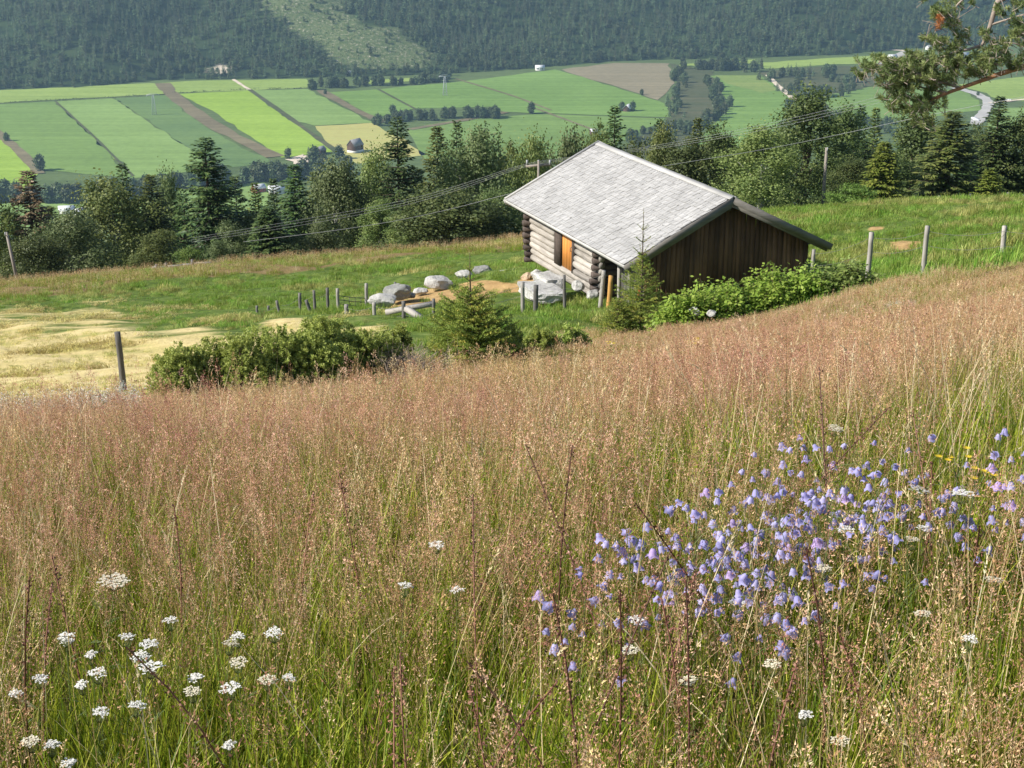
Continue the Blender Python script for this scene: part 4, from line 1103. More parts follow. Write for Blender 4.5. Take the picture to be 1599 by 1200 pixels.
# farm buildings
roof_g = flatmat('roof_grey', (.24,.24,.25), .7, .2, .3); roof_w = flatmat('roof_white', (.66,.67,.68), .6, .1, .3); wall_b = flatmat('wall_brown', (.09,.05,.035), .8, .3, .5)
wall_w = flatmat('wall_white', (.68,.67,.64), .8, .1, .3); wall_r = flatmat('wall_red', (.30,.07,.045), .8, .2, .3); win_d = flatmat('window_dark', (.03,.035,.04), .2, .1, 1)
def house(px_, py_, L, Wd, wh, rh, rz, wm, rm, label, base=None, name='farm_house', cat='house', z=HV):
    P = at_z(px_, py_, z); e = empty(name, tuple(P), R(rz)); tag(e, label, cat)
    z0 = 0
    if base:
        mb = MB(); mb.box((-L/2-.1,-Wd/2-.1,-.3),(L/2+.1,Wd/2+.1,base)); mb.build('stone_base', wall_w, e); z0 = base
    mb = MB(); v = [(-L/2,-Wd/2,z0),(L/2,-Wd/2,z0),(L/2,Wd/2,z0),(-L/2,Wd/2,z0),(-L/2,-Wd/2,wh),(L/2,-Wd/2,wh),(L/2,Wd/2,wh),(-L/2,Wd/2,wh),(-L/2,0,wh+rh),(L/2,0,wh+rh)]
    mb.add(v, [(0,1,5,4),(2,3,7,6),(1,2,6,9,5),(3,0,4,8,7)]); mb.build('wall', wm, e)
    mb = MB()
    for sd in (1,-1):
        k = (Wd/2+.6)/(Wd/2); mb.beam((0, 0, wh+rh+.1), (0, sd*Wd/2*k, wh+rh-rh*k+.1), L+1.2, .18, 0, (0, sd*rh, Wd/2))
    mb.build('roof', rm, e)
    for sx in (-.25, .25):
        mb = MB(); mb.box((L*sx-.6, -Wd/2-.06, z0+(wh-z0)*.35), (L*sx+.6, -Wd/2-.02, z0+(wh-z0)*.75)); mb.build('window', win_d, e)
    mb = MB(); mb.box((L/2+.02,-.6,z0), (L/2+.06,.6,z0+min(2.2,(wh-z0)*.85))); mb.build('door', wall_w if wm is not wall_w else wall_b, e)
    return e
house(555,238,14,10,8,5.5,55,wall_b,roof_g,'dark barn with grey roof and white base below the yellow stubble field',2.6,'barn','barn')
house(501,241,9,7,5,3,60,wall_b,roof_g,'small dark shed half hidden behind the big round tree',None,'shed','shed')
house(980,174,11,8,4,4,70,wall_b,roof_w,'small dark house with a white roof between two trees in the green field')
house(927,211,7,6,4.5,2,20,wall_b,roof_w,'small shed with white roof just left of the roof peak spruce',None,'shed','shed')
house(105,334,13,8,4,3,15,wall_w,roof_w,'white roofed farm building behind the brown spruce')
house(125,338,10,7,4,3,60,wall_w,roof_w,'smaller white roofed building right of the one behind the brown spruce')
house(404,300,11,8,4,3,40,wall_r,roof_w,'red farm house with pale roof between the narrow spruces')
house(432,302,14,8,4,3,10,wall_w,roof_w,'long white roofed building right of the red farm house')
house(545,118,9,7,3.5,2.5,20,wall_w,roof_w,'tiny white hut at the foot of the clearing',None,'hut','hut')
house(843,110,12,8,4,3,10,wall_w,roof_w,'white building at the forest edge above the green field')
house(1393,93,12,9,4,3,20,wall_w,roof_w,'white building beside the upper road junction')
house(1500,91,22,10,5,3,5,wall_w,roof_w,'long white building partly behind the pine bough')
house(1452,78,12,8,4,3,30,wall_w,roof_g,'pale house under the far hillside left of the pine bough')
def bale_stack(px_, py_, label, rows=((0,0),(1,0),(2,0),(0,1),(1,1),(2.1,1.2),(3,.6))):
    P = at_z(px_, py_, HV); e = empty('bale_stack', tuple(P)); tag(e, label, 'bale stack')
    for (a, b_) in rows:
        mb = MB(); mb.tube([(a*1.7-1.6, b_*3.4-4.2, .8), (a*1.7-.1, b_*3.4-2.6, .8)], 1.15, 12); mb.build('bale', roof_w, e, True)
bale_stack(1523,188,'white wrapped bales heaped beside the road bend', [(i*.7, j) for i in range(3) for j in (-1,0,1,2,3,4)])
bale_stack(1570,157,'white wrapped bales lying right of the road bend', [(i*1.2, j*.6) for i in range(4) for j in (0,1)])
# lattice pylons
steel = flatmat('galvanised_steel', (.42,.45,.47), .5, .1)
def pylon(px_, py_, hgt, label):
    P = at_z(px_, py_, HV); e = empty('pylon', tuple(P), R(12)); tag(e, label, 'pylon'); b_ = 2.6
    def leg(sx, sy, z): q = b_*(1-z/hgt*.78); return np.array([sx*q, sy*q, z])
    for sx in (1,-1):
        for sy in (1,-1):
            mb = MB(); mb.tube([leg(sx,sy,-.5), leg(sx,sy,hgt*.5), leg(sx,sy,hgt*.92)], .2, 4); mb.build('leg', steel, e)
    mb = MB(); zs = np.linspace(0, hgt*.92, 9)
    for i in range(8):
        cs = [(1,1),(1,-1),(-1,-1),(-1,1)]
        for k in range(4):
            mb.tube([leg(*cs[k],zs[i]), leg(*cs[(k+1)%4],zs[i+1])], .1, 3, 0, False); mb.tube([leg(*cs[(k+1)%4],zs[i]), leg(*cs[k],zs[i+1])], .1, 3, 0, False)
    mb.build('lattice', steel, e)
    mb = MB(); mb.beam((-7.5,0,hgt*.93),(7.5,0,hgt*.93),.5,.5); mb.tube([(-7.5,0,hgt*.93),(-2.5,0,hgt),(2.5,0,hgt),(7.5,0,hgt*.93)], .15, 4); mb.build('cross_arm', steel, e)
    for x in (-7,0,7):
        mb = MB(); mb.tube([(x,0,hgt*.92),(x,0,hgt*.92-2)], .18, 6); mb.build('insulator', steel, e)
pylon(241,180,25,'tall lattice pylon standing in the dark green field on the left')
pylon(695,150,26,'tall lattice pylon in the green field above the narrow wood')

# the air of the valley
hz_m = bpy.data.materials.new('haze_air'); hz_m.use_nodes = True; hnt = hz_m.node_tree
hnt.nodes.remove(hnt.nodes['Principled BSDF']); pv = hnt.nodes.new('ShaderNodeVolumePrincipled')
pv.inputs['Color'].default_value = (.50,.78,1.0,1); pv.inputs['Density'].default_value = .00009; pv.inputs['Anisotropy'].default_value = .2
hnt.links.new(pv.outputs[0], hnt.nodes['Material Output'].inputs['Volume'])
mb = MB(); mb.box((-3300,-40,HV-16),(3300,3050,140)); hz_m.cycles.volume_sampling = 'DISTANCE'; hz_m.cycles.homogeneous_volume = True; hzo = mb.build('haze', hz_m); tag(hzo, kind='stuff')
# ------------------------------------------------------------------ junipers, young spruces, leafy bushes, the pine bough
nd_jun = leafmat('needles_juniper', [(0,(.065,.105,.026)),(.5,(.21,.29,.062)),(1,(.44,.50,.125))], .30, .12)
nd_bush = leafmat('needles_young_spruce', [(0,(0.087,0.145,0.029)),(.5,(0.232,0.304,0.055)),(.85,(0.392,0.420,0.087)),(1,(0.609,0.478,0.102))], .28, .1)
lf_rasp = leafmat('leaves_raspberry', [(0,(.11,.20,.026)),(.5,(.24,.36,.05)),(1,(.42,.50,.10))], .42, .12)
lf_fern = leafmat('leaves_dull', [(0,(.10,.16,.035)),(.5,(.19,.27,.06)),(1,(.30,.36,.11))], .35, .1)
twig_m = woodmat('dry_twig', (.22,.165,.13), (.42,.34,.28), (1,1,1), 8, .85, .2, .5)
twig_b = woodmat('brown_twig', (.09,.06,.04), (.17,.12,.08), (1,1,1), 8, .85, .2, .5)
def needles(mb, pts, n_per, ln, wd, fwd, mat=0, r=None, base_r=None):
    """needles round a shoot given as points"""
    pts = np.asarray(pts); seg = len(pts)-1; n = n_per*seg
    t = r.random(n)*seg; i = np.clip(t.astype(int), 0, seg-1); f = (t-i)[:, None]
    c = pts[i]*(1-f)+pts[i+1]*f; ax = unit(pts[i+1]-pts[i])
    q = rdir_r(r, n); q = unit(q-ax*(q*ax).sum(1)[:, None])
    d = unit(q+ax*fwd); nn = np.cross(d, rdir_r(r, n))
    mb.quads(diamonds(c, d, nn+ax*.2, ln*(.7+.6*r.random(n)), wd), mat, np.clip(base_r+.35*(r.random(n)-.4), 0, 1))
def juniper(px_, base, Y, wpx, hpx, seed, label, nsh=850, name='juniper_bush'):
    P = at_y(px_, base, Y); s = F/(P[1]*cp-P[2]*sp); w_ = wpx/s; h_ = hpx*1.6/s; g = float(zt(P[0], P[1]))
    r = np.random.default_rng(seed); e = empty(name, (P[0], P[1], g)); tag(e, label, 'bush')
    st = MB(); fo = MB()
    lob = [((-.38+.76*q_/8)*w_, r.uniform(-.16,.16)*w_, r.uniform(.62,1.0)*(1-1.1*(abs(q_-4)/4*.55)**2)) for q_ in range(9)]
    for k in range(nsh):
        lx, ly, lh = lob[k % 9]
        u_ = rdir_r(r, 1)[0]; u_[2] = abs(u_[2])*1.05-.12
        ou = 1-.5*r.random()**2.2; rad = np.array([w_*.20, w_*.16, h_*lh*.62])*ou
        tip = np.array([lx, ly, h_*lh*.30]) + u_*rad
        edge = np.clip(1-abs(lx)/(w_*.6), .3, 1)
        tip[2] = max(.03, tip[2])
        d = unit(u_*np.array([1,1,.7])+np.array([0,0,.32])+r.normal(size=3)*.3)
        L = r.uniform(.10, .24)
        p0 = tip-d*L; p1 = tip-d*L*.4+r.normal(size=3)*.012
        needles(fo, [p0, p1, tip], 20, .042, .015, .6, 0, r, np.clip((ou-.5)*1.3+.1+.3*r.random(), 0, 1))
        if k % 4 == 0: st.tube([(lx*.25, ly*.25, 0), (tip+np.array([lx*.3, ly*.3, 0]))*.5*np.array([1,1,.7]), p0], [.016, .010, .004], 4, 0, False)
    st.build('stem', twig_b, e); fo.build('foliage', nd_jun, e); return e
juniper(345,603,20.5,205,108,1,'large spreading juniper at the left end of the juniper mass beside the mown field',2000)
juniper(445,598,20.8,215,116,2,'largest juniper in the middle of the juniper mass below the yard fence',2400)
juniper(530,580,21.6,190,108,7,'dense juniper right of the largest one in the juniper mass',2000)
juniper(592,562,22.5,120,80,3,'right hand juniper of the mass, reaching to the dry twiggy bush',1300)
juniper(838,538,24.5,80,42,4,'low spreading juniper right of the round young spruce',420)
juniper(885,535,25.0,76,40,5,'lowest juniper, farthest right of the round young spruce',420)
juniper(792,540,23.0,60,50,6,'small juniper tucked against the right side of the round young spruce',300)

def young_spruce(px_, base, top, Y, wpx, seed, label, dense, leader, ang, bare_top=.0):
    P = at_y(px_, base, Y); s = F/(P[1]*cp-P[2]*sp); w_ = wpx/s; g = float(zt(P[0], P[1])); T = at_y(px_, top, Y); h_ = T[2]-g
    r = np.random.default_rng(seed); e = empty('young_spruce', (P[0], P[1], g)); tag(e, label, 'tree')
    tr = MB(); tr.tube([(0,0,-.05),(.01,0,h_*.5),(0,.01,h_*.8),(0,0,h_)], [.028,.02,.010,.004], 7); tr.build('trunk', bark_spr, e)
    fo = MB(); body = h_*(1-leader); zs = list(np.arange(.04*h_, body, .042 if dense else .095))
    def branch(z, a, bl, up, sub):
        n = max(3, int(bl/.07)); t = np.linspace(0, 1, n)
        pts = np.stack([np.cos(a)*bl*t, np.sin(a)*bl*t, z+bl*(up*t+.18*t**2-.12*t)], 1)+r.normal(size=(n,3))*.006*t[:, None]
        br = np.clip(.3+.5*r.random(), 0, 1)
        fo.tube(pts[[0, n//2, -1]], [.007,.005,.002], 4, 1, False)
        needles(fo, pts, int(22*bl/n/.035*.28)+5, .028, .0105, .75, 0, r, br)
        if sub:
            for q in range(1, n):
                for sg in (-1, 1):
                    l = bl*(1-t[q])*.55+.05; aa = a+sg*(.75+.2*r.normal())
                    b0 = pts[q]; tp = b0+np.array([math.cos(aa)*l, math.sin(aa)*l, l*(up*.4+.05+.1*r.normal())])
                    needles(fo, [b0, (b0+tp)/2, tp], max(8, int(l/.0085)), .027, .0105, .8, 0, r, np.clip(br+.2*(r.random()-.4), 0, 1))
    for z in zs:
        f = z/body; prof = (1-f)**.55*min(1, .72+f*2.5) if dense else (1-f)**.8*min(1, .8+f*3)
        nb = int(r.integers(5, 8)); a0 = r.random()*6.28
        for j in range(nb):
            branch(z+r.normal()*.02, a0+j*6.283/nb+r.normal()*.2, max(.06, w_*.56*prof*r.uniform(.72,1.15)), ang+.35*f, True)
    k = 3 if leader > .2 else 2
    for i in range(k):
        z = body+(h_-body)*(i/k)*.8
        for j in range(5): branch(z, j*1.256+r.random(), (.26 if not dense else .15)*(1-.25*i)*r.uniform(.8,1.15), .75, False)
    needles(fo, [(0,0,body*.9),(0,0,(body+h_)/2),(0,0,h_)], 60, .022, .007, .9, 0, r, .6)
    fo.build('foliage', [nd_bush, twig_b], e); return e
young_spruce(735,548,395,22.5,152,31,'round dense young spruce with one thin top shoot, left of the cabin',True,.34,.22)
young_spruce(1000,506,325,32.5,104,32,'taller airy young spruce with a long bare leader in front of the cabin gable',False,.36,.24)
young_spruce(965,500,468,32,62,33,'small sprawling spruce seedling at the left foot of the airy young spruce',True,.12,.2)

def leafy(px_, base, Y, wpx, hpx, seed, label, mat, leaf=.06, n=2600, name='leafy_bush', upright=.5):
    P = at_y(px_, base, Y); s = F/(P[1]*cp-P[2]*sp); w_ = wpx/s; h_ = hpx/s; g = float(zt(P[0], P[1]))
    r = np.random.default_rng(seed); e = empty(name, (P[0], P[1], g)); tag(e, label, 'bush'); st = MB(); C=[];D=[];NN=[];RR=[]
    ncane = 46
    for k in range(ncane):
        a = r.random()*6.28; q = math.sqrt(r.random()); x, y = math.cos(a)*w_*.42*q, math.sin(a)*w_*.28*q
        hh = h_*(1-.45*q*q)*r.uniform(.7,1.12); lean = r.normal(size=2)*.14*hh
        pts = np.array([(x, y, -.05), (x+lean[0]*.3, y+lean[1]*.3, hh*.55), (x+lean[0], y+lean[1], hh)])
        st.tube(pts, [.008,.006,.003], 4, 0, False)
        m = n//ncane; t = r.random(m)**.6; c0 = np.stack([np.interp(t, [0,.55,1], pts[:,i]) for i in range(3)], 1)
        off = rdir_r(r, m)*np.array([.14,.14,.07])*(.5+r.random((m,1))); C.append(c0+off); d = off/.14+r.normal(size=(m,3))*.3; d[:,2] -= .25; D.append(d)
        nn = rdir_r(r, m)*.5; nn[:,2] += .9; NN.append(nn); RR.append(np.clip(.15+.5*t+.5*(r.random(m)-.35), 0, 1))
    fo = MB(); C = np.concatenate(C); L = leaf*(.6+.8*r.random(len(C)))
    fo.quads(diamonds(C, unit(np.concatenate(D)), unit(np.concatenate(NN)), L, L*.68), 0, np.concatenate(RR))
    st.build('stem', twig_b, e); fo.build('foliage', mat, e); return e
LB = [(1075,492,30.5,80,66,'bright raspberry bush touching the right side of the airy young spruce',lf_rasp),
 (1122,490,31,90,72,'bright raspberry bush in front of the left part of the dark gable',lf_rasp),
 (1168,484,31.3,84,62,'low raspberry bush in front of the middle of the dark gable',lf_rasp),
 (1205,478,31.5,90,74,'tallest yellow green raspberry bush near the right corner of the gable',lf_rasp),
 (1248,472,31.6,84,62,'raspberry bush just past the right corner of the gable',lf_rasp),
 (1292,465,31.8,84,58,'duller green bush below the post under the right eave',lf_fern),
 (1335,458,31.6,72,46,'low bush at the foot of the first pale square post',lf_fern),
 (1050,500,31,60,40,'small raspberry bush at the foot of the airy young spruce',lf_rasp)]
for k, a in enumerate(LB): leafy(a[0],a[1],a[2],a[3]*1.25,a[4]*1.16,41+k,a[5],a[6],.085,4200)
# dry bare bush
P = at_y(632,570,21.5); g = float(zt(P[0],P[1])); rr_ = np.random.default_rng(9); e = empty('dry_bush',(P[0],P[1],g)); tag(e,'dry pinkish grey bush of bare twigs between the junipers and the round young spruce','bush')
for st_ in range(7):
    mb = MB()
    for k in range(38):
        a = rr_.random()*6.28; q = rr_.random()*.28; x, y = math.cos(a)*q+(st_-3)*.04, math.sin(a)*q
        tip = np.array([x*2.1+rr_.normal()*.1, y*1.6, rr_.uniform(.15,.52)]); mid = np.array([x*1.3, y*1.2, tip[2]*.6])
        mb.tube([(x*.3,y*.3,-.03), mid, tip], [.006,.0045,.002], 4, 0, False, rnd=rr_.random())
        for z in range(3):
            b0 = mid+(tip-mid)*rr_.random(); mb.tube([b0, b0+rr_.normal(size=3)*.09+np.array([0,0,.04])], [.003,.0015], 3, 0, False, rnd=rr_.random())
    mb.build('branch', twig_m, e)

# pine whose bough reaches in from the right
bark_pine = woodmat('bark_pine', (.20,.10,.05), (.42,.23,.12), (1,1,.4), 10, .85, .6, .5)
bark_grey = woodmat('bark_grey', (.20,.16,.13), (.42,.35,.29), (1,1,.4), 10, .85, .5, .5)
nd_pine = leafmat('needles_pine', [(0,(0.075,0.125,0.043)),(.5,(0.163,0.219,0.069)),(1,(0.300,0.338,0.125))], .25, .0)
nd_dead = leafmat('needles_dead', [(0,(.35,.13,.04)),(1,(.55,.25,.10))], .2, .0)
PY = 22.0; pr = np.random.default_rng(77)
PB = at_y(1900, 300, PY+.5); pine = empty('pine_tree', (PB[0], PB[1], float(zt(PB[0], PB[1]))))
tag(pine, 'old pine reaching its needled bough into the upper right corner', 'tree')
O = np.array(pine.location)
tr = MB(); tz = np.linspace(0, 9.5, 9); tr.tube(np.stack([.12*np.sin(tz*.5), .1*np.cos(tz*.4), tz], 1), .20-.014*tz, 12, 0, True, .05); tr.build('trunk', bark_pine, pine, True)
def bl(pts, Y0=PY, jit=.0):
    return np.array([at_y(a, b_, PY+dy) for a, b_, dy in pts])-O
def smooth(P, k=6):
    t = np.linspace(0, len(P)-1, (len(P)-1)*k+1); q = np.stack([np.interp(t, np.arange(len(P)), P[:,i]) for i in range(3)], 1)
    for _ in range(4): q[1:-1] = (q[:-2]+2*q[1:-1]+q[2:])/4
    return q
BOUGHS = [ # pixel path with depth offset, start radius
 ([(1890,30,.5),(1760,62,.3),(1680,85,.1),(1599,104,0),(1560,116,-.1),(1520,131,-.1),(1480,145,-.1),(1450,158,0),(1420,170,.1)], .055),
 ([(1890,-90,.4),(1700,-30,.2),(1560,-5,0),(1552,20,0),(1545,45,0),(1536,66,0),(1528,78,0)], .06),
 ([(1530,72,0),(1510,78,0),(1490,82,.0),(1465,92,.1),(1430,98,.1),(1395,100,.1),(1355,104,.1)], .022),
 ([(1500,138,-.1),(1470,128,0),(1440,118,.1),(1405,112,.1),(1370,110,.2),(1340,98,.2)], .020),
 ([(1480,145,-.1),(1450,140,.2),(1420,132,.3),(1390,134,.3),(1368,128,.3)], .018),
 ([(1470,148,0),(1452,168,.2),(1440,186,.3),(1425,200,.3)], .014),
 ([(1510,-6,0),(1490,12,0),(1494,30,.05),(1482,40,.1),(1465,42,.1),(1452,38,.1)], .016),
 ([(1545,40,0),(1575,30,-.1),(1600,22,-.2),(1640,15,-.2)], .016),
 ([(1640,94,0),(1610,78,-.2),(1580,66,-.3),(1550,70,-.2)], .018),
 ([(1600,104,0),(1575,92,.2),(1545,88,.3),(1515,98,.3),(1490,104,.3)], .016),
]
bo = []
for k, (pp, r0) in enumerate(BOUGHS):
    q = smooth(bl(pp), 6); mb = MB(); mb.tube(q, np.linspace(r0, max(.004, r0*.25), len(q)), 8, 0, True, .08)
    bo.append((q, mb.build('bough', bark_pine if k in (0,) else bark_grey, pine, True)))
def shoot(fo, tw, b0, d, L):
    mid = b0+d*L*.5+np.array([0,0,.01]); tip = b0+d*L+np.array([0,0,.04])
    tw.tube([b0, mid, tip], [.005,.004,.003], 4, 1, False)
    needles(fo, [mid, (mid+tip)/2, tip, tip+unit(tip-mid)*.03], 24, .062, .0085, .75, 0, pr, np.clip(.2+.6*pr.random(), 0, 1))
def dress(cpx, n, spread, ms=None, dead=False):
    """needle shoots round pixel centres of the bough's foliage pads"""
    fo = MB()
    for (a, b_, rx, ry, m) in cpx:
        for _ in range(m):
            an = pr.random()*6.28; q = math.sqrt(pr.random())
            c0 = at_y(a+math.cos(an)*rx*q, b_+math.sin(an)*ry*q, PY+pr.normal()*.28)-O
            d = unit(np.array([-.55+pr.normal()*.6, pr.normal()*.5, .25+pr.normal()*.45]))
            shoot(fo, fo, c0-d*.12, d, .10+.08*pr.random())
    fo.build('foliage' if not dead else 'dead_foliage', [nd_pine if not dead else nd_dead, bark_grey], pine)
dress([(1365,102,28,12,34),(1350,118,14,8,10),(1400,112,26,18,46),(1395,132,26,12,34)], 0, 0)
dress([(1430,104,26,18,52),(1430,128,30,16,52),(1412,150,20,12,18),(1390,158,22,8,12)], 0, 0)
dress([(1470,118,26,22,58),(1500,108,22,16,34),(1478,96,26,10,20)], 0, 0)
dress([(1455,158,26,16,34),(1430,176,20,14,22),(1440,195,18,8,12),(1405,170,16,8,7)], 0, 0)
dress([(1480,75,24,10,22),(1455,66,16,8,12),(1500,62,18,8,10)], 0, 0)
dress([(1550,92,28,14,42),(1535,112,22,12,24),(1580,100,20,14,22),(1565,75,18,9,14)], 0, 0)
dress([(1475,30,24,12,18),(1462,22,12,8,8),(1490,44,16,8,8),(1500,8,26,6,8),(1437,4,8,5,4)], 0, 0)
dress([(1570,20,16,10,10),(1590,10,14,10,10),(1590,42,14,10,14),(1540,60,18,8,8),(1600,62,20,16,24),(1630,90,30,30,40)], 0, 0)
dress([(1466,36,4,9,9)], 0, 0, dead=True)
tw = MB()
for k in range(60):
    q, _ = bo[pr.integers(1, len(bo))]; b0 = q[pr.integers(len(q)//3, len(q))]
    m = b0+pr.normal(size=3)*.10; tw.tube([b0, m, m+pr.normal(size=3)*.08-np.array([0,0,.03])], [.005,.004,.002], 3, 0, False)
tw.build('bare_twigs', bark_grey, pine)
# ------------------------------------------------------------------ grasses (stuff)
g_blade = leafmat('grass_blade', [(0,(.075,.13,.008)),(.45,(.24,.31,.018)),(.8,(.46,.46,.05)),(1,(.60,.50,.18))], .36, .25)
g_pan = leafmat('bent_panicle', [(0,(.36,.205,.085)),(.5,(.67,.44,.20)),(1,(.90,.72,.42))], .35, .25, tint=True, tstops=[(0,(.30,.105,.08)),(.5,(.64,.295,.22)),(1,(.88,.55,.43))])
g_stem = leafmat('grass_stem', [(0,(.20,.14,.055)),(.5,(.40,.30,.12)),(1,(.58,.46,.24))], .2, .2)
g_straw = leafmat('straw', [(0,(.44,.33,.15)),(.5,(.66,.53,.30)),(1,(.84,.74,.50))], .3, .15)
g_red = leafmat('sorrel_red', [(0,(.10,.045,.03)),(.5,(.20,.09,.06)),(1,(.34,.17,.12))], .15, .2)
g_past = leafmat('pasture_blade', [(0,(.10,.19,.022)),(.5,(.21,.34,.042)),(1,(.36,.46,.085))], .42, .3, tint=True, tstops=[(0,(.36,.30,.10)),(.5,(.60,.49,.19)),(1,(.80,.68,.34))])
def blade(mb, r, base, az, ln, wd, bend, mat, rnd, segs=3):
    t = np.linspace(0, 1, segs+1); d = np.array([math.cos(az), math.sin(az), 0]); s = np.array([-d[1], d[0], 0])
    th = .10+bend*t*1.25; step = ln/segs; p = np.array(base, float); P = [p.copy()]
    for i in range(segs):
        p = p + (d*math.sin(th[i]) + np.array([0,0,1])*math.cos(th[i]))*step; P.append(p.copy())
    P = np.array(P); w_ = wd*np.array([.75]+[1-.30*k/segs for k in range(1, segs)]+[.12])
    tw = r.normal()*.5; s = s*math.cos(tw)+d*math.sin(tw)
    L = P-s*w_[:, None]/2; Rr = P+s*w_[:, None]/2
    mb.quads(np.stack([L[:-1], Rr[:-1], Rr[1:], L[1:]], 1), mat, rnd); return P
def stalk(mb, r, base, az, h, lean, wd, mat, rnd, segs=4):
    return blade(mb, r, base, az, h, wd, lean, mat, rnd, segs)
def panicle(mb, r, P, n, ln, wid, sp, mat, rnd):
    """airy open panicle: spikelets on hair branches round the last part of the stalk"""
    top = P[-1]; ax = unit(P[-1]-P[-2]); q = rdir_r(r, n)
    t = r.random(n)**.85; rad = wid/2*(1-t)**.7*(.25+.75*np.sqrt(r.random(n)))*(.35+.65*np.minimum(1, t*5+.2))
    side = unit(q-ax*(q@ax)[:, None]); c = top-ax*ln*(1-t)[:, None]+side*rad[:, None]+ax*(rad*.45)[:, None]
    d = unit(side*.7+ax*.8+rdir_r(r, n)*.5); e2 = unit(np.cross(d, rdir_r(r, n)))
    L = sp*(.7+.6*r.random(n))[:, None]; W = L*.42
    mb.tris(np.stack([c-e2*W/2, c+e2*W/2, c+d*L], 1), mat, np.clip(rnd+.5*(r.random(n)-.5), 0, 1))
    k = r.choice(n, max(3, n//6), replace=False); o_ = top-ax*ln*(1-t[k])[:, None]-ax*ln*.10
    w2 = unit(np.cross(c[k]-o_, rdir_r(r, len(k))))*sp*.06
    mb.tris(np.stack([o_-w2, o_+w2, c[k]], 1), mat, .35)
def spike(mb, r, P, ln, wd, mat, rnd):
    ax = unit(P[-1]-P[-2]); n = int(ln/.004); t = r.random(n); c = P[-1]-ax*ln*(t)[:, None]; q = rdir_r(r, n); q = unit(q-ax*(q@ax)[:, None])
    d = unit(q*.55+ax); e2 = unit(np.cross(d, rdir_r(r, n))); L = wd*(1.2+.8*r.random(n))[:, None]
    mb.tris(np.stack([c-e2*wd*.22, c+e2*wd*.22, c+d*L], 1), mat, np.clip(rnd+.3*(r.random(n)-.5), 0, 1))
def bent_tuft(seed, R_, npan, nsp, sp, sw, nb, bw):
    r = np.random.default_rng(seed); mb = MB()
    for k in range(npan):
        a = r.random()*6.28; q = R_*math.sqrt(r.random()); rn = r.random()
        P = stalk(mb, r, (q*math.cos(a), q*math.sin(a), -.02), r.random()*6.28, r.uniform(.26,.56), abs(r.normal())*.28, sw, 1, rn, 4)
        panicle(mb, r, P, int(nsp*r.uniform(.6,1.3)), r.uniform(.09,.17), r.uniform(.045,.10), sp, 0, rn)
    for k in range(nb):
        a = r.random()*6.28; q = R_*math.sqrt(r.random())
        blade(mb, r, (q*math.cos(a), q*math.sin(a), -.02), r.random()*6.28, r.uniform(.14,.34), bw*r.uniform(.7,1.3), r.uniform(.1,1.0), 2, r.random()*.75)
    return mb.mesh('bent_tuft', [g_pan, g_stem, g_blade])
def green_tuft(seed, R_, nb, bw, l0=.16, l1=.42, mat=None, straws=0):
    r = np.random.default_rng(seed); mb = MB()
    for k in range(nb):
        a = r.random()*6.28; q = R_*math.sqrt(r.random())
        blade(mb, r, (q*math.cos(a), q*math.sin(a), -.02), r.random()*6.28, r.uniform(l0,l1), bw*r.uniform(.7,1.3), r.uniform(.05,.95), 0, r.random()*.85+.15*(r.random()<.15), 3)
    return mb.mesh('green_tuft', [mat or g_blade])
def straw_tuft(seed, R_, ns, sw, hw):
    r = np.random.default_rng(seed); mb = MB()
    for k in range(ns):
        a = r.random()*6.28; q = R_*math.sqrt(r.random()); rn = r.random()
        P = stalk(mb, r, (q*math.cos(a), q*math.sin(a), -.02), r.random()*6.28, r.uniform(.34,.62), abs(r.normal())*.38, sw, 0, rn, 5)
        if r.random() < .6: spike(mb, r, P, r.uniform(.04,.09), hw, 0, rn)
    for k in range(ns//2):
        a = r.random()*6.28; q = R_*math.sqrt(r.random())
        blade(mb, r, (q*math.cos(a), q*math.sin(a), -.02), r.random()*6.28, r.uniform(.2,.45), sw*1.6, r.uniform(.5,1.9), 0, r.random(), 5)
    return mb.mesh('straw_tuft', [g_straw])
BN = [bent_tuft(100+k, .14, 8, 75, .0050, .0013, 30, .0030) for k in range(5)]
BM = [bent_tuft(120+k, .20, 13, 38, .0090, .0024, 36, .0048) for k in range(4)]
BF = [bent_tuft(140+k, .30, 17, 18, .017, .0045, 50, .0095) for k in range(4)]
GN_ = [green_tuft(160+k, .12, 60, .0034) for k in range(4)]
GF_ = [green_tuft(170+k, .28, 70, .0085, .14, .36) for k in range(3)]
SN = [straw_tuft(180+k, .13, 9, .0021, .0068) for k in range(4)]
SF = [straw_tuft(190+k, .28, 13, .0042, .010) for k in range(3)]
PT = [green_tuft(200+k, .38, 85, .018, .10, .32, g_past) for k in range(4)]
HT = [green_tuft(210+k, .42, 80, .016, .05, .20, g_past) for k in range(3)]

r = np.random.default_rng(33)
def wedge(n, y0, y1, k=.43, m=1.0):
    """uniform points in the part of the slope in front of the viewer"""
    y = np.empty(0); x = np.empty(0)
    while len(x) < n:
        yy = r.uniform(y0, y1, n*3); xx = r.uniform(-1, 1, n*3)*(k*y1+m); s_ = np.abs(xx) < k*yy+m
        x = np.r_[x, xx[s_]]; y = np.r_[y, yy[s_]]
    return x[:n], y[:n]
def nz(x, y, s, ph): return .5+.25*(np.sin(x*s+1.7*np.sin(y*s*.7+ph))+np.sin(y*s*1.3+1.3*np.sin(x*s*.9+ph*2)))
def spots(px, py, L): return np.clip(sum(a*blob(px, py, cx, cy, rx, ry) for cx, cy, rx, ry, a in L), 0, 1)
GREEN = [(250,1080,230,120,1),(470,930,120,120,.8),(760,930,150,60,.6),(120,980,140,60,.7),(1490,900,110,110,.7),(1540,560,90,60,.6),(560,620,120,25,.9),(860,560,80,22,.8),(300,630,160,22,.6),(1100,1100,150,90,.35),(1560,680,60,60,.6),(620,1150,150,60,.6)]
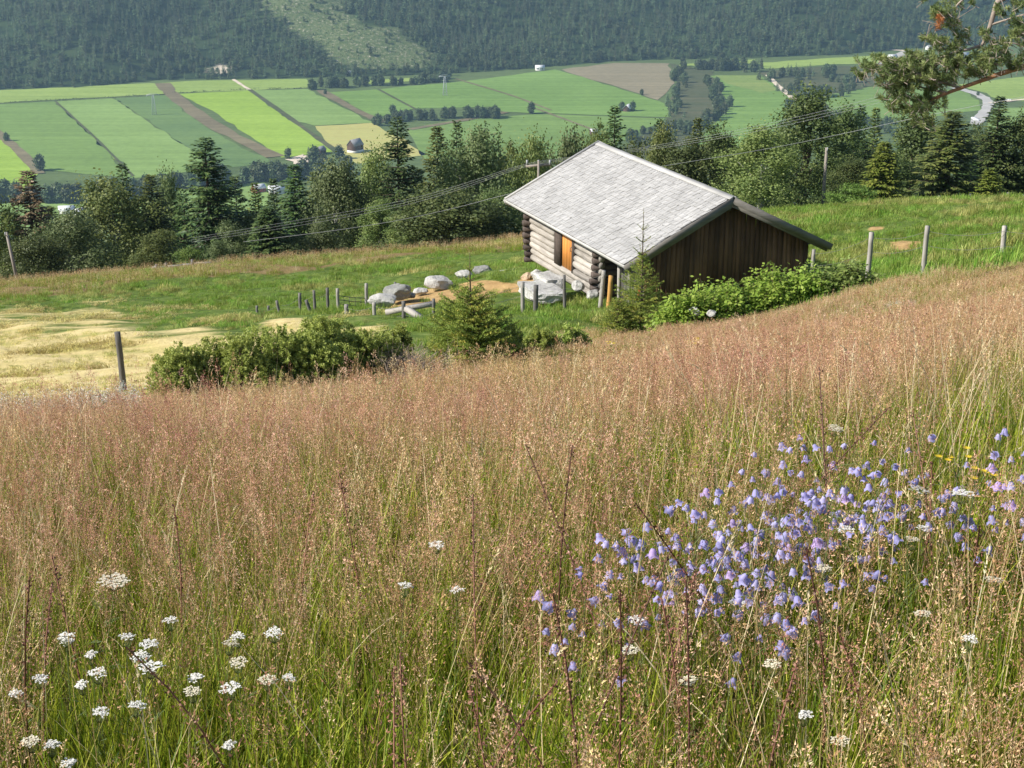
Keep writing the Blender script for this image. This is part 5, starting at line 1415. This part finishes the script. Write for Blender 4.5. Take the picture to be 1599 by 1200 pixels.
PINK = [(200,800,320,80,1),(330,700,250,40,.9),(680,640,130,28,1.2),(1080,590,150,35,1.1),(1300,540,200,40,.8),(1050,1020,200,80,.7),(60,650,120,22,.8),(1200,690,250,50,.5),(880,820,120,90,.5)]
PALE = [(1450,450,220,50,.9),(1500,620,150,70,.7),(1150,700,260,50,.6),(820,780,200,80,.5),(1450,1080,200,120,.5),(560,1050,150,150,.4)]
def fields(x, y):
    z = zt(x, y); px, py = project(x, np.maximum(y, .5), z+.3)
    n1 = nz(x, y, 1.3, 0); n2 = nz(x, y, .45, 2); n3 = nz(x, y, 2.9, 5)
    g = np.clip(spots(px, py, GREEN)*.80+1.05*(n1-.5)+.55*(n3-.5)+.20, 0, 1)
    p = np.clip(spots(px, py, PINK)*.65+.6*(n2-.5)+.25, 0, 1)
    s_ = np.clip(spots(px, py, PALE)*.7+.3*(n3-.5)+.2, 0, 1)
    return z, px, py, g, p, s_
def grass(name, kinds, x, y, prob, label, cat, zs=(.8,1.15), tint=None, tilt=.09, hfun=None):
    s_ = r.random(len(x)) < prob; x, y = x[s_], y[s_]; n = len(x); z = zt(x, y)
    sc_ = r.uniform(*zs, n)
    if hfun is not None: sc_ = sc_*hfun(x, y)
    t = tint[s_] if tint is not None else r.random(n)
    rot = np.stack([r.normal(size=n)*tilt, r.normal(size=n)*tilt, r.random(n)*6.28], 1)
    scatter(name, kinds, np.stack([x, y, z], 1), rot, np.stack([sc_*r.uniform(.9,1.1,n), sc_*r.uniform(.9,1.1,n), sc_], 1), r.integers(0, len(kinds), n), np.clip(t+r.normal(size=n)*.18, 0, 1), label, cat)
for (y0, y1, nn, kb, kg, ks, nm) in ((1.3, 7.5, 4200, BN, GN_, SN, 'near'), (7.5, 16, 9500, BM, GN_, SN, 'middle'), (16, 34, 19000, BF, GF_, SF, 'far')):
    hf = lambda x, y: np.interp(y, [4, 7, 11, 15, 22, 34], [1.0, .88, .62, .42, .38, .45])*(.70+.5*nz(x, y, 1.1, 7))*np.where((y > 12) & (x > .10*y), 1.35, 1)
    x, y = wedge(nn, y0, y1); z, px, py, g, p, s_ = fields(x, y); md = (yb(px) > y)
    grass('bentgrass', kb, x, y, md*np.clip(1.0-1.0*g, .05, 1), {'near':'reddish brown bentgrass with airy panicles filling the foreground','middle':'reddish brown bentgrass on the slope below the foreground','far':'reddish brown bentgrass along the far edge of the meadow'}[nm], 'grass', (.75,1.15), p, hfun=hf)
    x, y = wedge(int(nn*.95), y0, y1); z, px, py, g, p, s_ = fields(x, y); md = (yb(px) > y)
    grass('green_grass', kg, x, y, md*np.clip(.30+.7*g, 0, 1), {'near':'fresh green grass blades between the foreground panicles','middle':'fresh green grass blades on the slope','far':'fresh green grass blades along the far meadow edge'}[nm], 'grass', (.6,1.05), hfun=hf)
    x, y = wedge(int(nn*.40), y0, y1); z, px, py, g, p, s_ = fields(x, y); md = (yb(px) > y)
    grass('dry_grass', ks, x, y, md*np.clip(.10+.8*s_, 0, 1), {'near':'pale dry grass stalks standing among the foreground grass','middle':'pale dry grass stalks on the slope','far':'pale dry grass stalks along the far meadow edge'}[nm], 'grass', (.7,1.1), hfun=hf)
# pasture, mown field and the tall brown grass of the crest
x, y = wedge(21000, 22, 74, .50, 3); mm = zones(x, y)
inside_c = lambda x, y: ~((np.abs((np.stack([x,y],-1)-APEX[:2])@LX[:2]) < YW-.05) & (((np.stack([x,y],-1)-APEX[:2])@UX[:2]) > .3) & (((np.stack([x,y],-1)-APEX[:2])@UX[:2]) < 8.1))
ok = (mm[0] < .5) & inside_c(x, y)
grass('pasture_grass', PT, x, y, ok*np.clip(1-mm[1]*2.2-mm[3]*1.1, 0, 1)*np.clip(1-.25*mm[2], 0, 1), 'green pasture grass round the cabin', 'grass', (.45,1.1), np.where(nz(x,y,.8,3) > .72, .45, .06)+.25*mm[2], .12, lambda x, y: (.45+.75*nz(x, y, .7, 1))*np.where(x < 4, .72, 1))
x, y = wedge(15000, 20, 62, .46, 2); mm = zones(x, y); ok = (mm[0] < .5) & (x < 4)
grass('mown_grass', HT, x, y, ok*np.clip(mm[1]*.75, 0, 1), 'short pale stubble of the mown hay field on the left', 'grass', (.18,.45), np.clip(.75+.3*(nz(x, y, .5, 4)-.5), 0, 1), .12)
x, y = wedge(16000, 52, 75, .50, 3); mm = zones(x, y)
grass('crest_grass', BF+SF[:1], x, y, (mm[2] > .3)*.32, 'tall brown seeding grass along the crest on the left', 'grass', (.55,.95), .05+0*x)
# hay left lying in pale rows
HY = green_tuft(230, .5, 110, .02, .15, .5, g_past); pts = []
for (xa, ya, xb, yb_) in ((0,512,85,497),(40,520,160,492),(130,478,200,474),(0,560,120,540),(60,552,220,528),(120,500,300,494),(0,590,150,575),(160,545,260,532),(300,505,390,496),(520,500,600,492),(10,490,60,486),(230,486,330,482)):
    k = 46
    for t in np.linspace(0, 1, k):
        q = hit(xa+(xb-xa)*t+r.normal()*6, ya+(yb_-ya)*t+r.normal()*1.6, 0, 22, 70); pts.append(q)
pts = np.array(pts); n = len(pts)
scatter('hay', [HY], pts, np.stack([r.normal(size=n)*.25, r.normal(size=n)*.25, r.random(n)*6.28], 1), np.stack([r.uniform(.35,.7,n)]*2+[r.uniform(.10,.2,n)], 1), np.zeros(n), .85+.15*r.random(n), 'pale cut hay lying in loose rows on the mown field', 'hay')
# ------------------------------------------------------------------ flowers and single tall stalks
white_p = leafmat('petal_white', [(0,(.62,.60,.52)),(.5,(.82,.80,.74)),(1,(.93,.92,.88))], .3, .06)
cream_p = leafmat('petal_cream', [(0,(.50,.44,.30)),(.5,(.70,.64,.48)),(1,(.85,.80,.66))], .3, .06)
blue_p = leafmat('petal_blue', [(0,(.25,.24,.56)),(.5,(.42,.40,.72)),(1,(.66,.63,.88))], .45, .12)
violet_p = leafmat('petal_violet', [(0,(.40,.26,.62)),(.5,(.52,.38,.74)),(1,(.68,.55,.84))], .45, .12)
yel_p = leafmat('petal_yellow', [(0,(.60,.42,.02)),(1,(.85,.68,.06))], .3, .1)
stem_g = leafmat('flower_stem', [(0,(.10,.13,.04)),(1,(.22,.26,.09))], .2, .2)
weed_g = leafmat('weed_green', [(0,(.09,.14,.05)),(.5,(.16,.22,.08)),(1,(.26,.32,.13))], .3, .2)
fr = np.random.default_rng(91)
def put(kind, px_, py_, h, label, cat, group, parts, y0=2.0, y1=60, sc_=1.0, kh=None):
    """a plant whose top shows at the photo point; h is its height"""
    T = hit(px_, py_, h, y0, y1); g = float(zt(T[0], T[1]))
    e = empty(kind, (T[0], T[1], g-.01), fr.random()*6.28); q_ = sc_ if np.isscalar(sc_) else sc_[0]; e.scale = (q_, q_, (T[2]-g)/kh if kh else q_); tag(e, label, cat, group)
    for nm, me, mtx in parts:
        o = bpy.data.objects.new(nm, me); COL.objects.link(o); o.parent = e
        if mtx is not None: o.matrix_local = mtx
    return e
# yarrow
def yarrow(seed, h=.40, rad=.030, mat=None):
    r = np.random.default_rng(seed); st = MB(); top = np.array([r.normal()*.02, r.normal()*.02, h-.03])
    st.tube([(0,0,0), top*np.array([.4,.4,.5])+r.normal(size=3)*.006, top], [.0018,.0016,.0013], 5, 0, False)
    hd = MB(); n = 20
    for k in range(n):
        a = k*2.4; q = rad*math.sqrt((k+.5)/n)*r.uniform(.9,1.1); c = np.array([top[0]+math.cos(a)*q, top[1]+math.sin(a)*q, h-.004-.12*q*q/rad+r.normal()*.0018])
        st.tube([top, (top+c)/2+np.array([math.cos(a)*q*.15, math.sin(a)*q*.15, -.004]), c], [.0009,.0007,.0005], 3, 0, False)
        m = 6
        cc = c + np.c_[r.normal(size=(m,2))*.0034, np.abs(r.normal(size=m))*.0015]
        for c1 in cc:
            an = np.arange(5)*1.2566+r.random(); d = np.stack([np.cos(an), np.sin(an), .25+0*an], 1); nn = np.tile([0,0,1.], (5,1))
            hd.quads(diamonds(np.tile(c1, (5,1)), unit(d), nn, .0036, .0034), 0, np.clip(.55+.4*r.random(5), 0, 1))
    lf = MB()
    for k in range(7):
        z = .05+.04*k; a = k*2.2; d = np.array([math.cos(a), math.sin(a), .5]); L = .07*(1-k*.08)
        base = np.array([0,0,z]); m = 9; t = np.linspace(.15, 1, m); c = base+unit(d)*t[:, None]*L
        for sg in (-1, 1):
            sd = np.array([-math.sin(a), math.cos(a), .15])*sg; lf.quads(diamonds(c, np.tile(unit(sd+d*.4), (m,1)), np.tile([0,0,1.], (m,1)), .012*(1.1-t), .003), 0)
    return [('stem', st.mesh('stem', stem_g), None), ('flower_head', hd.mesh('flower_head', mat or white_p), None), ('leaves', lf.mesh('leaves', weed_g), None)]
YP = [yarrow(1), yarrow(2, .36, .024), yarrow(3, .42, .026), yarrow(4, .33, .020), yarrow(5, .38, .026, cream_p)]
YH = [.40, .36, .42, .33, .38]
YR = [.030, .024, .026, .020, .026]
YA = [ # x, y, width px, kind, label
 (137,883,42,4,'creamy wide yarrow head alone among the pink grass at the left'),
 (105,991,24,1,'white yarrow head high at the left of the yarrow patch'),
 (90,998,12,3,'tiny white yarrow head just left of a wider one in the patch'),
 (172,984,26,2,'bright white yarrow head on a thin stalk at the top of the patch'),
 (163,1014,24,1,'white yarrow head just under the bright thin stalked one'),
 (148,1021,14,3,'small white yarrow head left of the one under the thin stalked one'),
 (155,1036,26,0,'white double yarrow head in the middle of the left patch'),
 (150,1050,12,3,'small white yarrow head directly below the double one'),
 (225,991,28,0,'tilted wide white yarrow head right of the thin stalked one'),
 (273,977,22,1,'white yarrow head at the upper right of the left patch'),
 (241,1044,38,0,'largest bright white yarrow head of the left patch'),
 (127,1075,20,1,'white yarrow head above the lowest bright one of the patch'),
 (123,1096,26,2,'lowest bright white yarrow head of the left patch'),
 (12,1048,18,1,'white yarrow head touching the left edge of the photo'),
 (55,1065,16,3,'small white yarrow head near the left edge'),
 (68,1125,22,4,'cream yarrow head near the bottom left corner'),
 (374,993,18,1,'white yarrow head above a creamy one, right of the patch'),
 (374,1008,26,4,'creamy yarrow head just below a white one, right of the patch'),
 (320,1014,24,4,'dull cream yarrow head between the patch and the right hand pair'),
 (344,1046,16,1,'white yarrow head above a slanting white stalk'),
 (332,1072,30,2,'three armed white yarrow head on the slanting stalk'),
 (402,1056,28,4,'pale greyish yarrow head right of the slanting stalk'),
 (295,1056,14,4,'small fading yarrow head right of the largest one'),
 (427,955,24,0,'white yarrow head standing alone above the patch'),
 (434,1056,10,3,'very small yarrow head right of the greyish one'),
 (85,1178,24,1,'white yarrow head close to the bottom edge at the left'),
 (112,1183,16,3,'small yarrow head beside another close to the bottom edge'),
 (685,834,22,1,'single white yarrow head in the middle of the meadow'),
 (602,921,14,2,'small white yarrow head in the middle of the green grass'),
 (715,927,14,1,'small white yarrow head right of the other one in the green grass'),
 (1134,957,24,0,'white yarrow head below the bellflowers'),
 (1320,829,26,0,'white yarrow head inside the bellflower clump'),
 (1396,777,34,2,'flat white yarrow head at the right end of the bellflower clump'),
 (1463,772,34,2,'flat white yarrow head right of the other flat one by the bellflowers'),
 (1418,821,18,1,'small white yarrow head under the two flat ones'),
 (1415,846,22,4,'creamy yarrow head right of the bellflower clump'),
 (1282,654,24,4,'pale yarrow head above the bellflowers at the back'),
 (1488,992,20,1,'white yarrow head low at the right'),
 (1305,1138,26,4,'creamy yarrow head near the bottom right'),
 (1124,1063,20,4,'dull yarrow head in the brown grass at the lower right'),
 (1013,945,16,1,'small white yarrow head left of the one below the bellflowers'),
 (1578,816,20,2,'white yarrow head near the right edge'),
 (1240,1101,14,3,'tiny white yarrow head near the bottom right'),
 (1448,970,16,4,'cream yarrow head left of the low white one at the right'),
 (1560,914,26,4,'broad faded yarrow head near the right edge'),
 (1252,1027,26,4,'faded yarrow head in the brown grass right of centre bottom'),
 (990,1005,22,4,'faded yarrow head below the small white one near the centre'),
 (380,1168,12,3,'small white yarrow head near the bottom edge left of centre'),
 (1315,887,24,4,'cream yarrow head under the bellflower clump'),
]
for (a, b_, wp, kd, lb) in YA:
    T = hit(a, b_, YH[kd]*.9); s = F/(T[1]*cp-T[2]*sp); k = np.clip(wp*.98/s/(2*YR[kd]), .5, 2.2)
    e = put('yarrow', a, b_, YH[kd]*.9, lb, 'yarrow', 'yarrow flowers in the meadow', YP[kd]); e.scale = (k, k, (T[2]-e.location[2])/YH[kd]); e.rotation_euler = (fr.normal()*.09, fr.normal()*.09, fr.random()*6.28)
# harebells
def bell_mesh(seed, mat, op=1.0):
    r = np.random.default_rng(seed); mb = MB(); n = 10; prof = [(.0,.0015),(.002,.005),(.008,.0075),(.014,.0085),(.018,.0105),(.022,.0135*op)]
    V = []
    for z, q in prof:
        for k in range(n):
            lob = 1.0
            zz = -z
            if z > .016: zz = -(z - (.006 if k % 2 else 0)*(z-.014)/.008); lob = 1.1 if k % 2 == 0 else .92
            a = k*2*math.pi/n; V.append((math.cos(a)*q*lob, math.sin(a)*q*lob, zz))
    fs = [(i*n+k, i*n+(k+1) % n, (i+1)*n+(k+1) % n, (i+1)*n+k) for i in range(len(prof)-1) for k in range(n)]
    mb.add(V, fs, 0, np.clip(.3+.5*r.random(), 0, 1)); mb.tube([(0,0,.004),(0,0,-.001)], [.0012,.003], 5, 1)
    return mb.mesh('bell', [mat, stem_g], True)
BELL = [bell_mesh(1, blue_p), bell_mesh(2, blue_p, 1.1), bell_mesh(3, violet_p), bell_mesh(4, blue_p, .8), bell_mesh(5, violet_p, 1.1)]
def harebell(seed, h):
    r = np.random.default_rng(seed); st = MB(); parts = []
    main = np.array([(0,0,0),(r.normal()*.02,r.normal()*.02,h*.55),(r.normal()*.035,r.normal()*.035,h)]); st.tube(main, [.0011,.0010,.0008], 4, 0, False)
    for k in range(int(r.integers(4, 7))):
        t = r.uniform(.55, 1); p0 = np.array([np.interp(t, [0,.55,1], main[:,i]) for i in range(3)]); a = r.random()*6.28; l = r.uniform(.02,.06)
        p1 = p0+np.array([math.cos(a)*l, math.sin(a)*l, .02+.012*r.random()]); p2 = p1+np.array([math.cos(a)*.010, math.sin(a)*.010, -.006])
        st.tube([p0, (p0+p1)/2+np.array([0,0,.006]), p1, p2], [.0008,.0007,.0006,.0006], 3, 0, False)
        M = Matrix.Translation(Vector(p2)) @ Matrix.Rotation(a, 4, 'Z') @ Matrix.Rotation(r.uniform(-.9,.35), 4, 'Y')
        parts.append(('bell', BELL[r.integers(0, 5) if r.random() < .35 else r.integers(0, 2)], M @ Matrix.Scale(r.uniform(.55,.92), 4)))
    for k in range(5):
        z = h*.1*(k+1); blade(st, r, (0,0,z), r.random()*6.28, .045, .0016, .9, 0, .5, 2)
    return [('stem', st.mesh('stem', stem_g), None)]+parts
HB = [harebell(300+k, h) for k, h in enumerate((.38,.34,.40,.36,.42,.33,.37,.39))]
HBH = (.38,.34,.40,.36,.42,.33,.37,.39)
HP = [(1265,700),(1288,706),(1258,712),(1195,736),(1214,746),(1205,758),(1155,766),(1240,772),(1300,770),(1312,792),(1058,802),(1076,812),(976,826),(1040,842),(1082,846),(1128,802),(1180,792),(1220,822),(1280,832),(1350,722),(1398,718),(1460,692),(1494,712),(1478,722),(1560,692),(1565,742),(1594,746),(1430,786),(1412,812),(1346,772),(1328,748),(1226,880),(1214,900),(1146,862),(1186,872),(944,846),(930,872),(988,906),(902,926),(916,930),(1110,882),(1052,872),(1168,906),(1250,852),(1380,752),(1482,762),(1520,768),
 (1100,780),(1118,790),(1146,800),(1165,778),(1188,765),(1226,760),(1250,742),(1262,760),(1282,748),(1296,728),(1316,712),(1334,720),(1338,790),(1300,812),(1270,800),(1242,808),(1206,802),(1178,826),(1150,832),(1118,826),(1094,824),(1066,830),(1046,818),(1018,830),(1000,842),(984,850),(1236,788),(1322,764),(1354,748),(1372,730),(1540,716),(1585,768),(1450,726),(1290,790)]
for k, (a, b_) in enumerate(HP):
    v = k % 8; lone = {(976,826):'leftmost blue harebell standing at the left tip of the bellflower clump',(1265,700):'topmost blue harebell at the back of the bellflower clump',(1560,692):'tall violet harebell at the back near the right edge',(902,926):'lowest pale harebell left below the bellflower clump',(1594,746):'blue harebell cut by the right edge of the photo'}.get((a, b_))
    put('harebell', a, b_-6, HBH[v], lone or 'blue violet harebell with nodding bells in the dense clump on the right', 'harebell', 'harebells of the clump on the right', HB[v])
# yellow flowers
def yellow(seed):
    r = np.random.default_rng(seed); st = MB(); fl = MB(); top = np.array([0,0,.42]); st.tube([(0,0,0),(.01,0,.2),top], [.0022,.002,.0016], 5, 0, False)
    for k in range(5):
        p = top+np.array([r.normal()*.03, r.normal()*.03, r.uniform(-.03,.02)]); st.tube([top-np.array([0,0,.08]), p], [.0012,.001], 3, 0, False)
        an = np.arange(12)*.5236; d = np.stack([np.cos(an), np.sin(an), .3+0*an], 1); fl.quads(diamonds(np.tile(p, (12,1)), unit(d), np.tile([0,0,1.], (12,1)), .013, .005), 0)
    return [('stem', st.mesh('stem', weed_g), None), ('flower_head', fl.mesh('flower_head', yel_p), None)]
YE = [yellow(1), yellow(2)]
for k, (a, b_, s, lb) in enumerate([(1083,533,1.9,'bright yellow flower at the meadow edge below the raspberry bushes'),(1106,540,1.4,'smaller yellow flower right of the bright one at the meadow edge'),(976,562,1.6,'yellow flower left of the bright one, below the airy spruce'),(1246,556,1.7,'yellow green flower head in the tan grass right of the bright yellow one'),(1528,724,1.0,'yellow flower among the harebells near the right edge'),(1500,700,1.0,'dull yellow flower above the harebells at the right'),(955,535,1.5,'tiny yellow flower close below the airy spruce'),(490,630,1.4,'yellow flower below the juniper bushes')]):
    put('yellow_flower', a, b_, (.34 if k in (4,5) else .3), lb, 'yellow flower', 'yellow flowers in the meadow', YE[k % 2], 2 if k in (4,5) else 13, 40, s*(.8 if k in (4,5) else 1.5), .42)
# white bedstraw at the meadow edge
def bedstraw(seed):
    r = np.random.default_rng(seed); st = MB(); fl = MB()
    for k in range(9):
        a = r.random()*6.28; tip = np.array([math.cos(a)*.16*r.random(), math.sin(a)*.16*r.random(), r.uniform(.28,.5)]); st.tube([(0,0,0), tip*np.array([.4,.4,.5]), tip], [.003,.0025,.002], 4, 0, False)
        n = 60; c = tip*(.62+.42*r.random(n))[:, None]+r.normal(size=(n,3))*.028; d = rdir_r(r, n); fl.quads(diamonds(c, d, rdir_r(r, n), .014, .012), 0)
    return [('stem', st.mesh('stem', weed_g), None), ('blossoms', fl.mesh('blossoms', white_p), None)]
BD = [bedstraw(k) for k in (1,2,3)]
for k, (a, b_) in enumerate([(8,628),(28,622),(52,618),(78,612),(104,606),(124,608),(146,602),(160,610),(182,592),(190,602),(206,598),(16,640),(60,630),(130,618)]):
    put('bedstraw', a, b_, .40, 'frothy white bedstraw in the band beside the lone dark post', 'white wildflower', 'white bedstraw beside the lone post', BD[k % 3], 12, 40, .8)
for k, (a, b_) in enumerate([(668,632),(690,618),(712,606),(735,608),(752,618),(722,628),(705,640)]):
    put('bedstraw', a, b_, .36, 'small whitish flower tuft in the pink grass below the dry twiggy bush', 'white wildflower', 'whitish flowers below the dry bush', BD[k % 3], 5, 40, .38)
for k, (a, b_) in enumerate([(1388,459),(1405,456),(1425,455),(1418,500)]):
    put('bedstraw', a, b_, .36, 'white flower tuft at the meadow edge beside the dull green bush', 'white wildflower', 'white flowers beside the dull green bush', BD[k % 3], 12, 40, .5)
# dark seed stalks of dock and sorrel
def dock(seed, h=.52):
    r = np.random.default_rng(seed); st = MB(); sd = MB(); lean = r.normal(size=2)*.09
    t = np.linspace(0, 1, 6)[:, None]; P = np.c_[t*lean[0]+t**2*r.normal()*.06, t*lean[1]+t**2*r.normal()*.06, t*h*(1-.03*t)]
    st.tube(P, np.linspace(.0024,.0012,6), 5, 0, False)
    n = 95; u_ = .5+.5*r.random(n); c = np.stack([np.interp(u_, t[:,0], P[:,i]) for i in range(3)], 1)+r.normal(size=(n,3))*.0055*(1.4-u_)[:, None]*1.4
    sd.quads(diamonds(c, rdir_r(r, n)+np.array([0,0,.5]), rdir_r(r, n), .0062, .0045), 0)
    return [('stem', st.mesh('stem', g_red), None), ('seed_head', sd.mesh('seed_head', g_red), None)]
DK = [dock(k, .44+.03*k) for k in range(5)]
for k, (a, b_) in enumerate([(452,760),(566,722),(748,822),(820,1008),(905,970),(1040,880),(1070,900),(922,1030),(1212,700),(1304,826),(605,1122),(662,1076),(692,1060),(1012,760),(972,876),(1190,1056),(1442,690),(1500,676),(1540,688),(10,868),(34,902),(122,850),(372,930),(1330,640),(1090,930),(780,1120),(250,760),(1390,880),(1150,600),(880,690)]):
    v = k % 5; put('dock_stalk', a, b_, .44+.03*v, 'thin dark red brown seed stalk rising above the paler grass', 'seed stalk', 'dark seed stalks in the meadow', DK[v])
# tall weeds
def weed(seed, h):
    r = np.random.default_rng(seed); st = MB(); lf = MB(); bd = MB(); st.tube([(0,0,0),(.01,.01,h*.5),(0,.02,h)], [.006,.005,.003], 6, 0, False)
    for k in range(14):
        z = h*(.15+.055*k); a = k*2.4; d = np.array([math.cos(a), math.sin(a), .55]); L = .16*(1-.045*k)
        lf.quads(diamonds(np.array([[0,.01,z]]), unit(d)[None], np.array([[0,0,1.]]), L, L*.28), 0)
        if k > 6:
            p = np.array([math.cos(a)*.06, math.sin(a)*.06, z+.05]); st.tube([(0,.01,z), p], [.0025,.002], 4, 0, False); n = 12; bd.quads(diamonds(p+r.normal(size=(n,3))*.006, rdir_r(r, n)+np.array([0,0,1]), rdir_r(r, n), .022, .008), 0)
    return [('stem', st.mesh('stem', weed_g), None), ('leaves', lf.mesh('leaves', weed_g), None), ('bud', bd.mesh('bud', weed_g), None)]
WD = [weed(1, .75), weed(2, .6)]
for k, (a, b_, lb) in enumerate([(592,588,'tall green thistle like weed standing above the grass below the junipers'),(1440,515,'green weed above the tan grass at the right'),(1345,622,'leafy green weed in front of the tan slope at the right'),(1366,628,'second leafy weed just right of another in front of the tan slope'),(742,640,'green weed with pale buds below the round young spruce')]):
    put('weed', a, b_, (.75,.6)[k % 2]*.8, lb, 'weed', None, WD[k % 2], 9, 40, .9, (.75,.6)[k % 2])
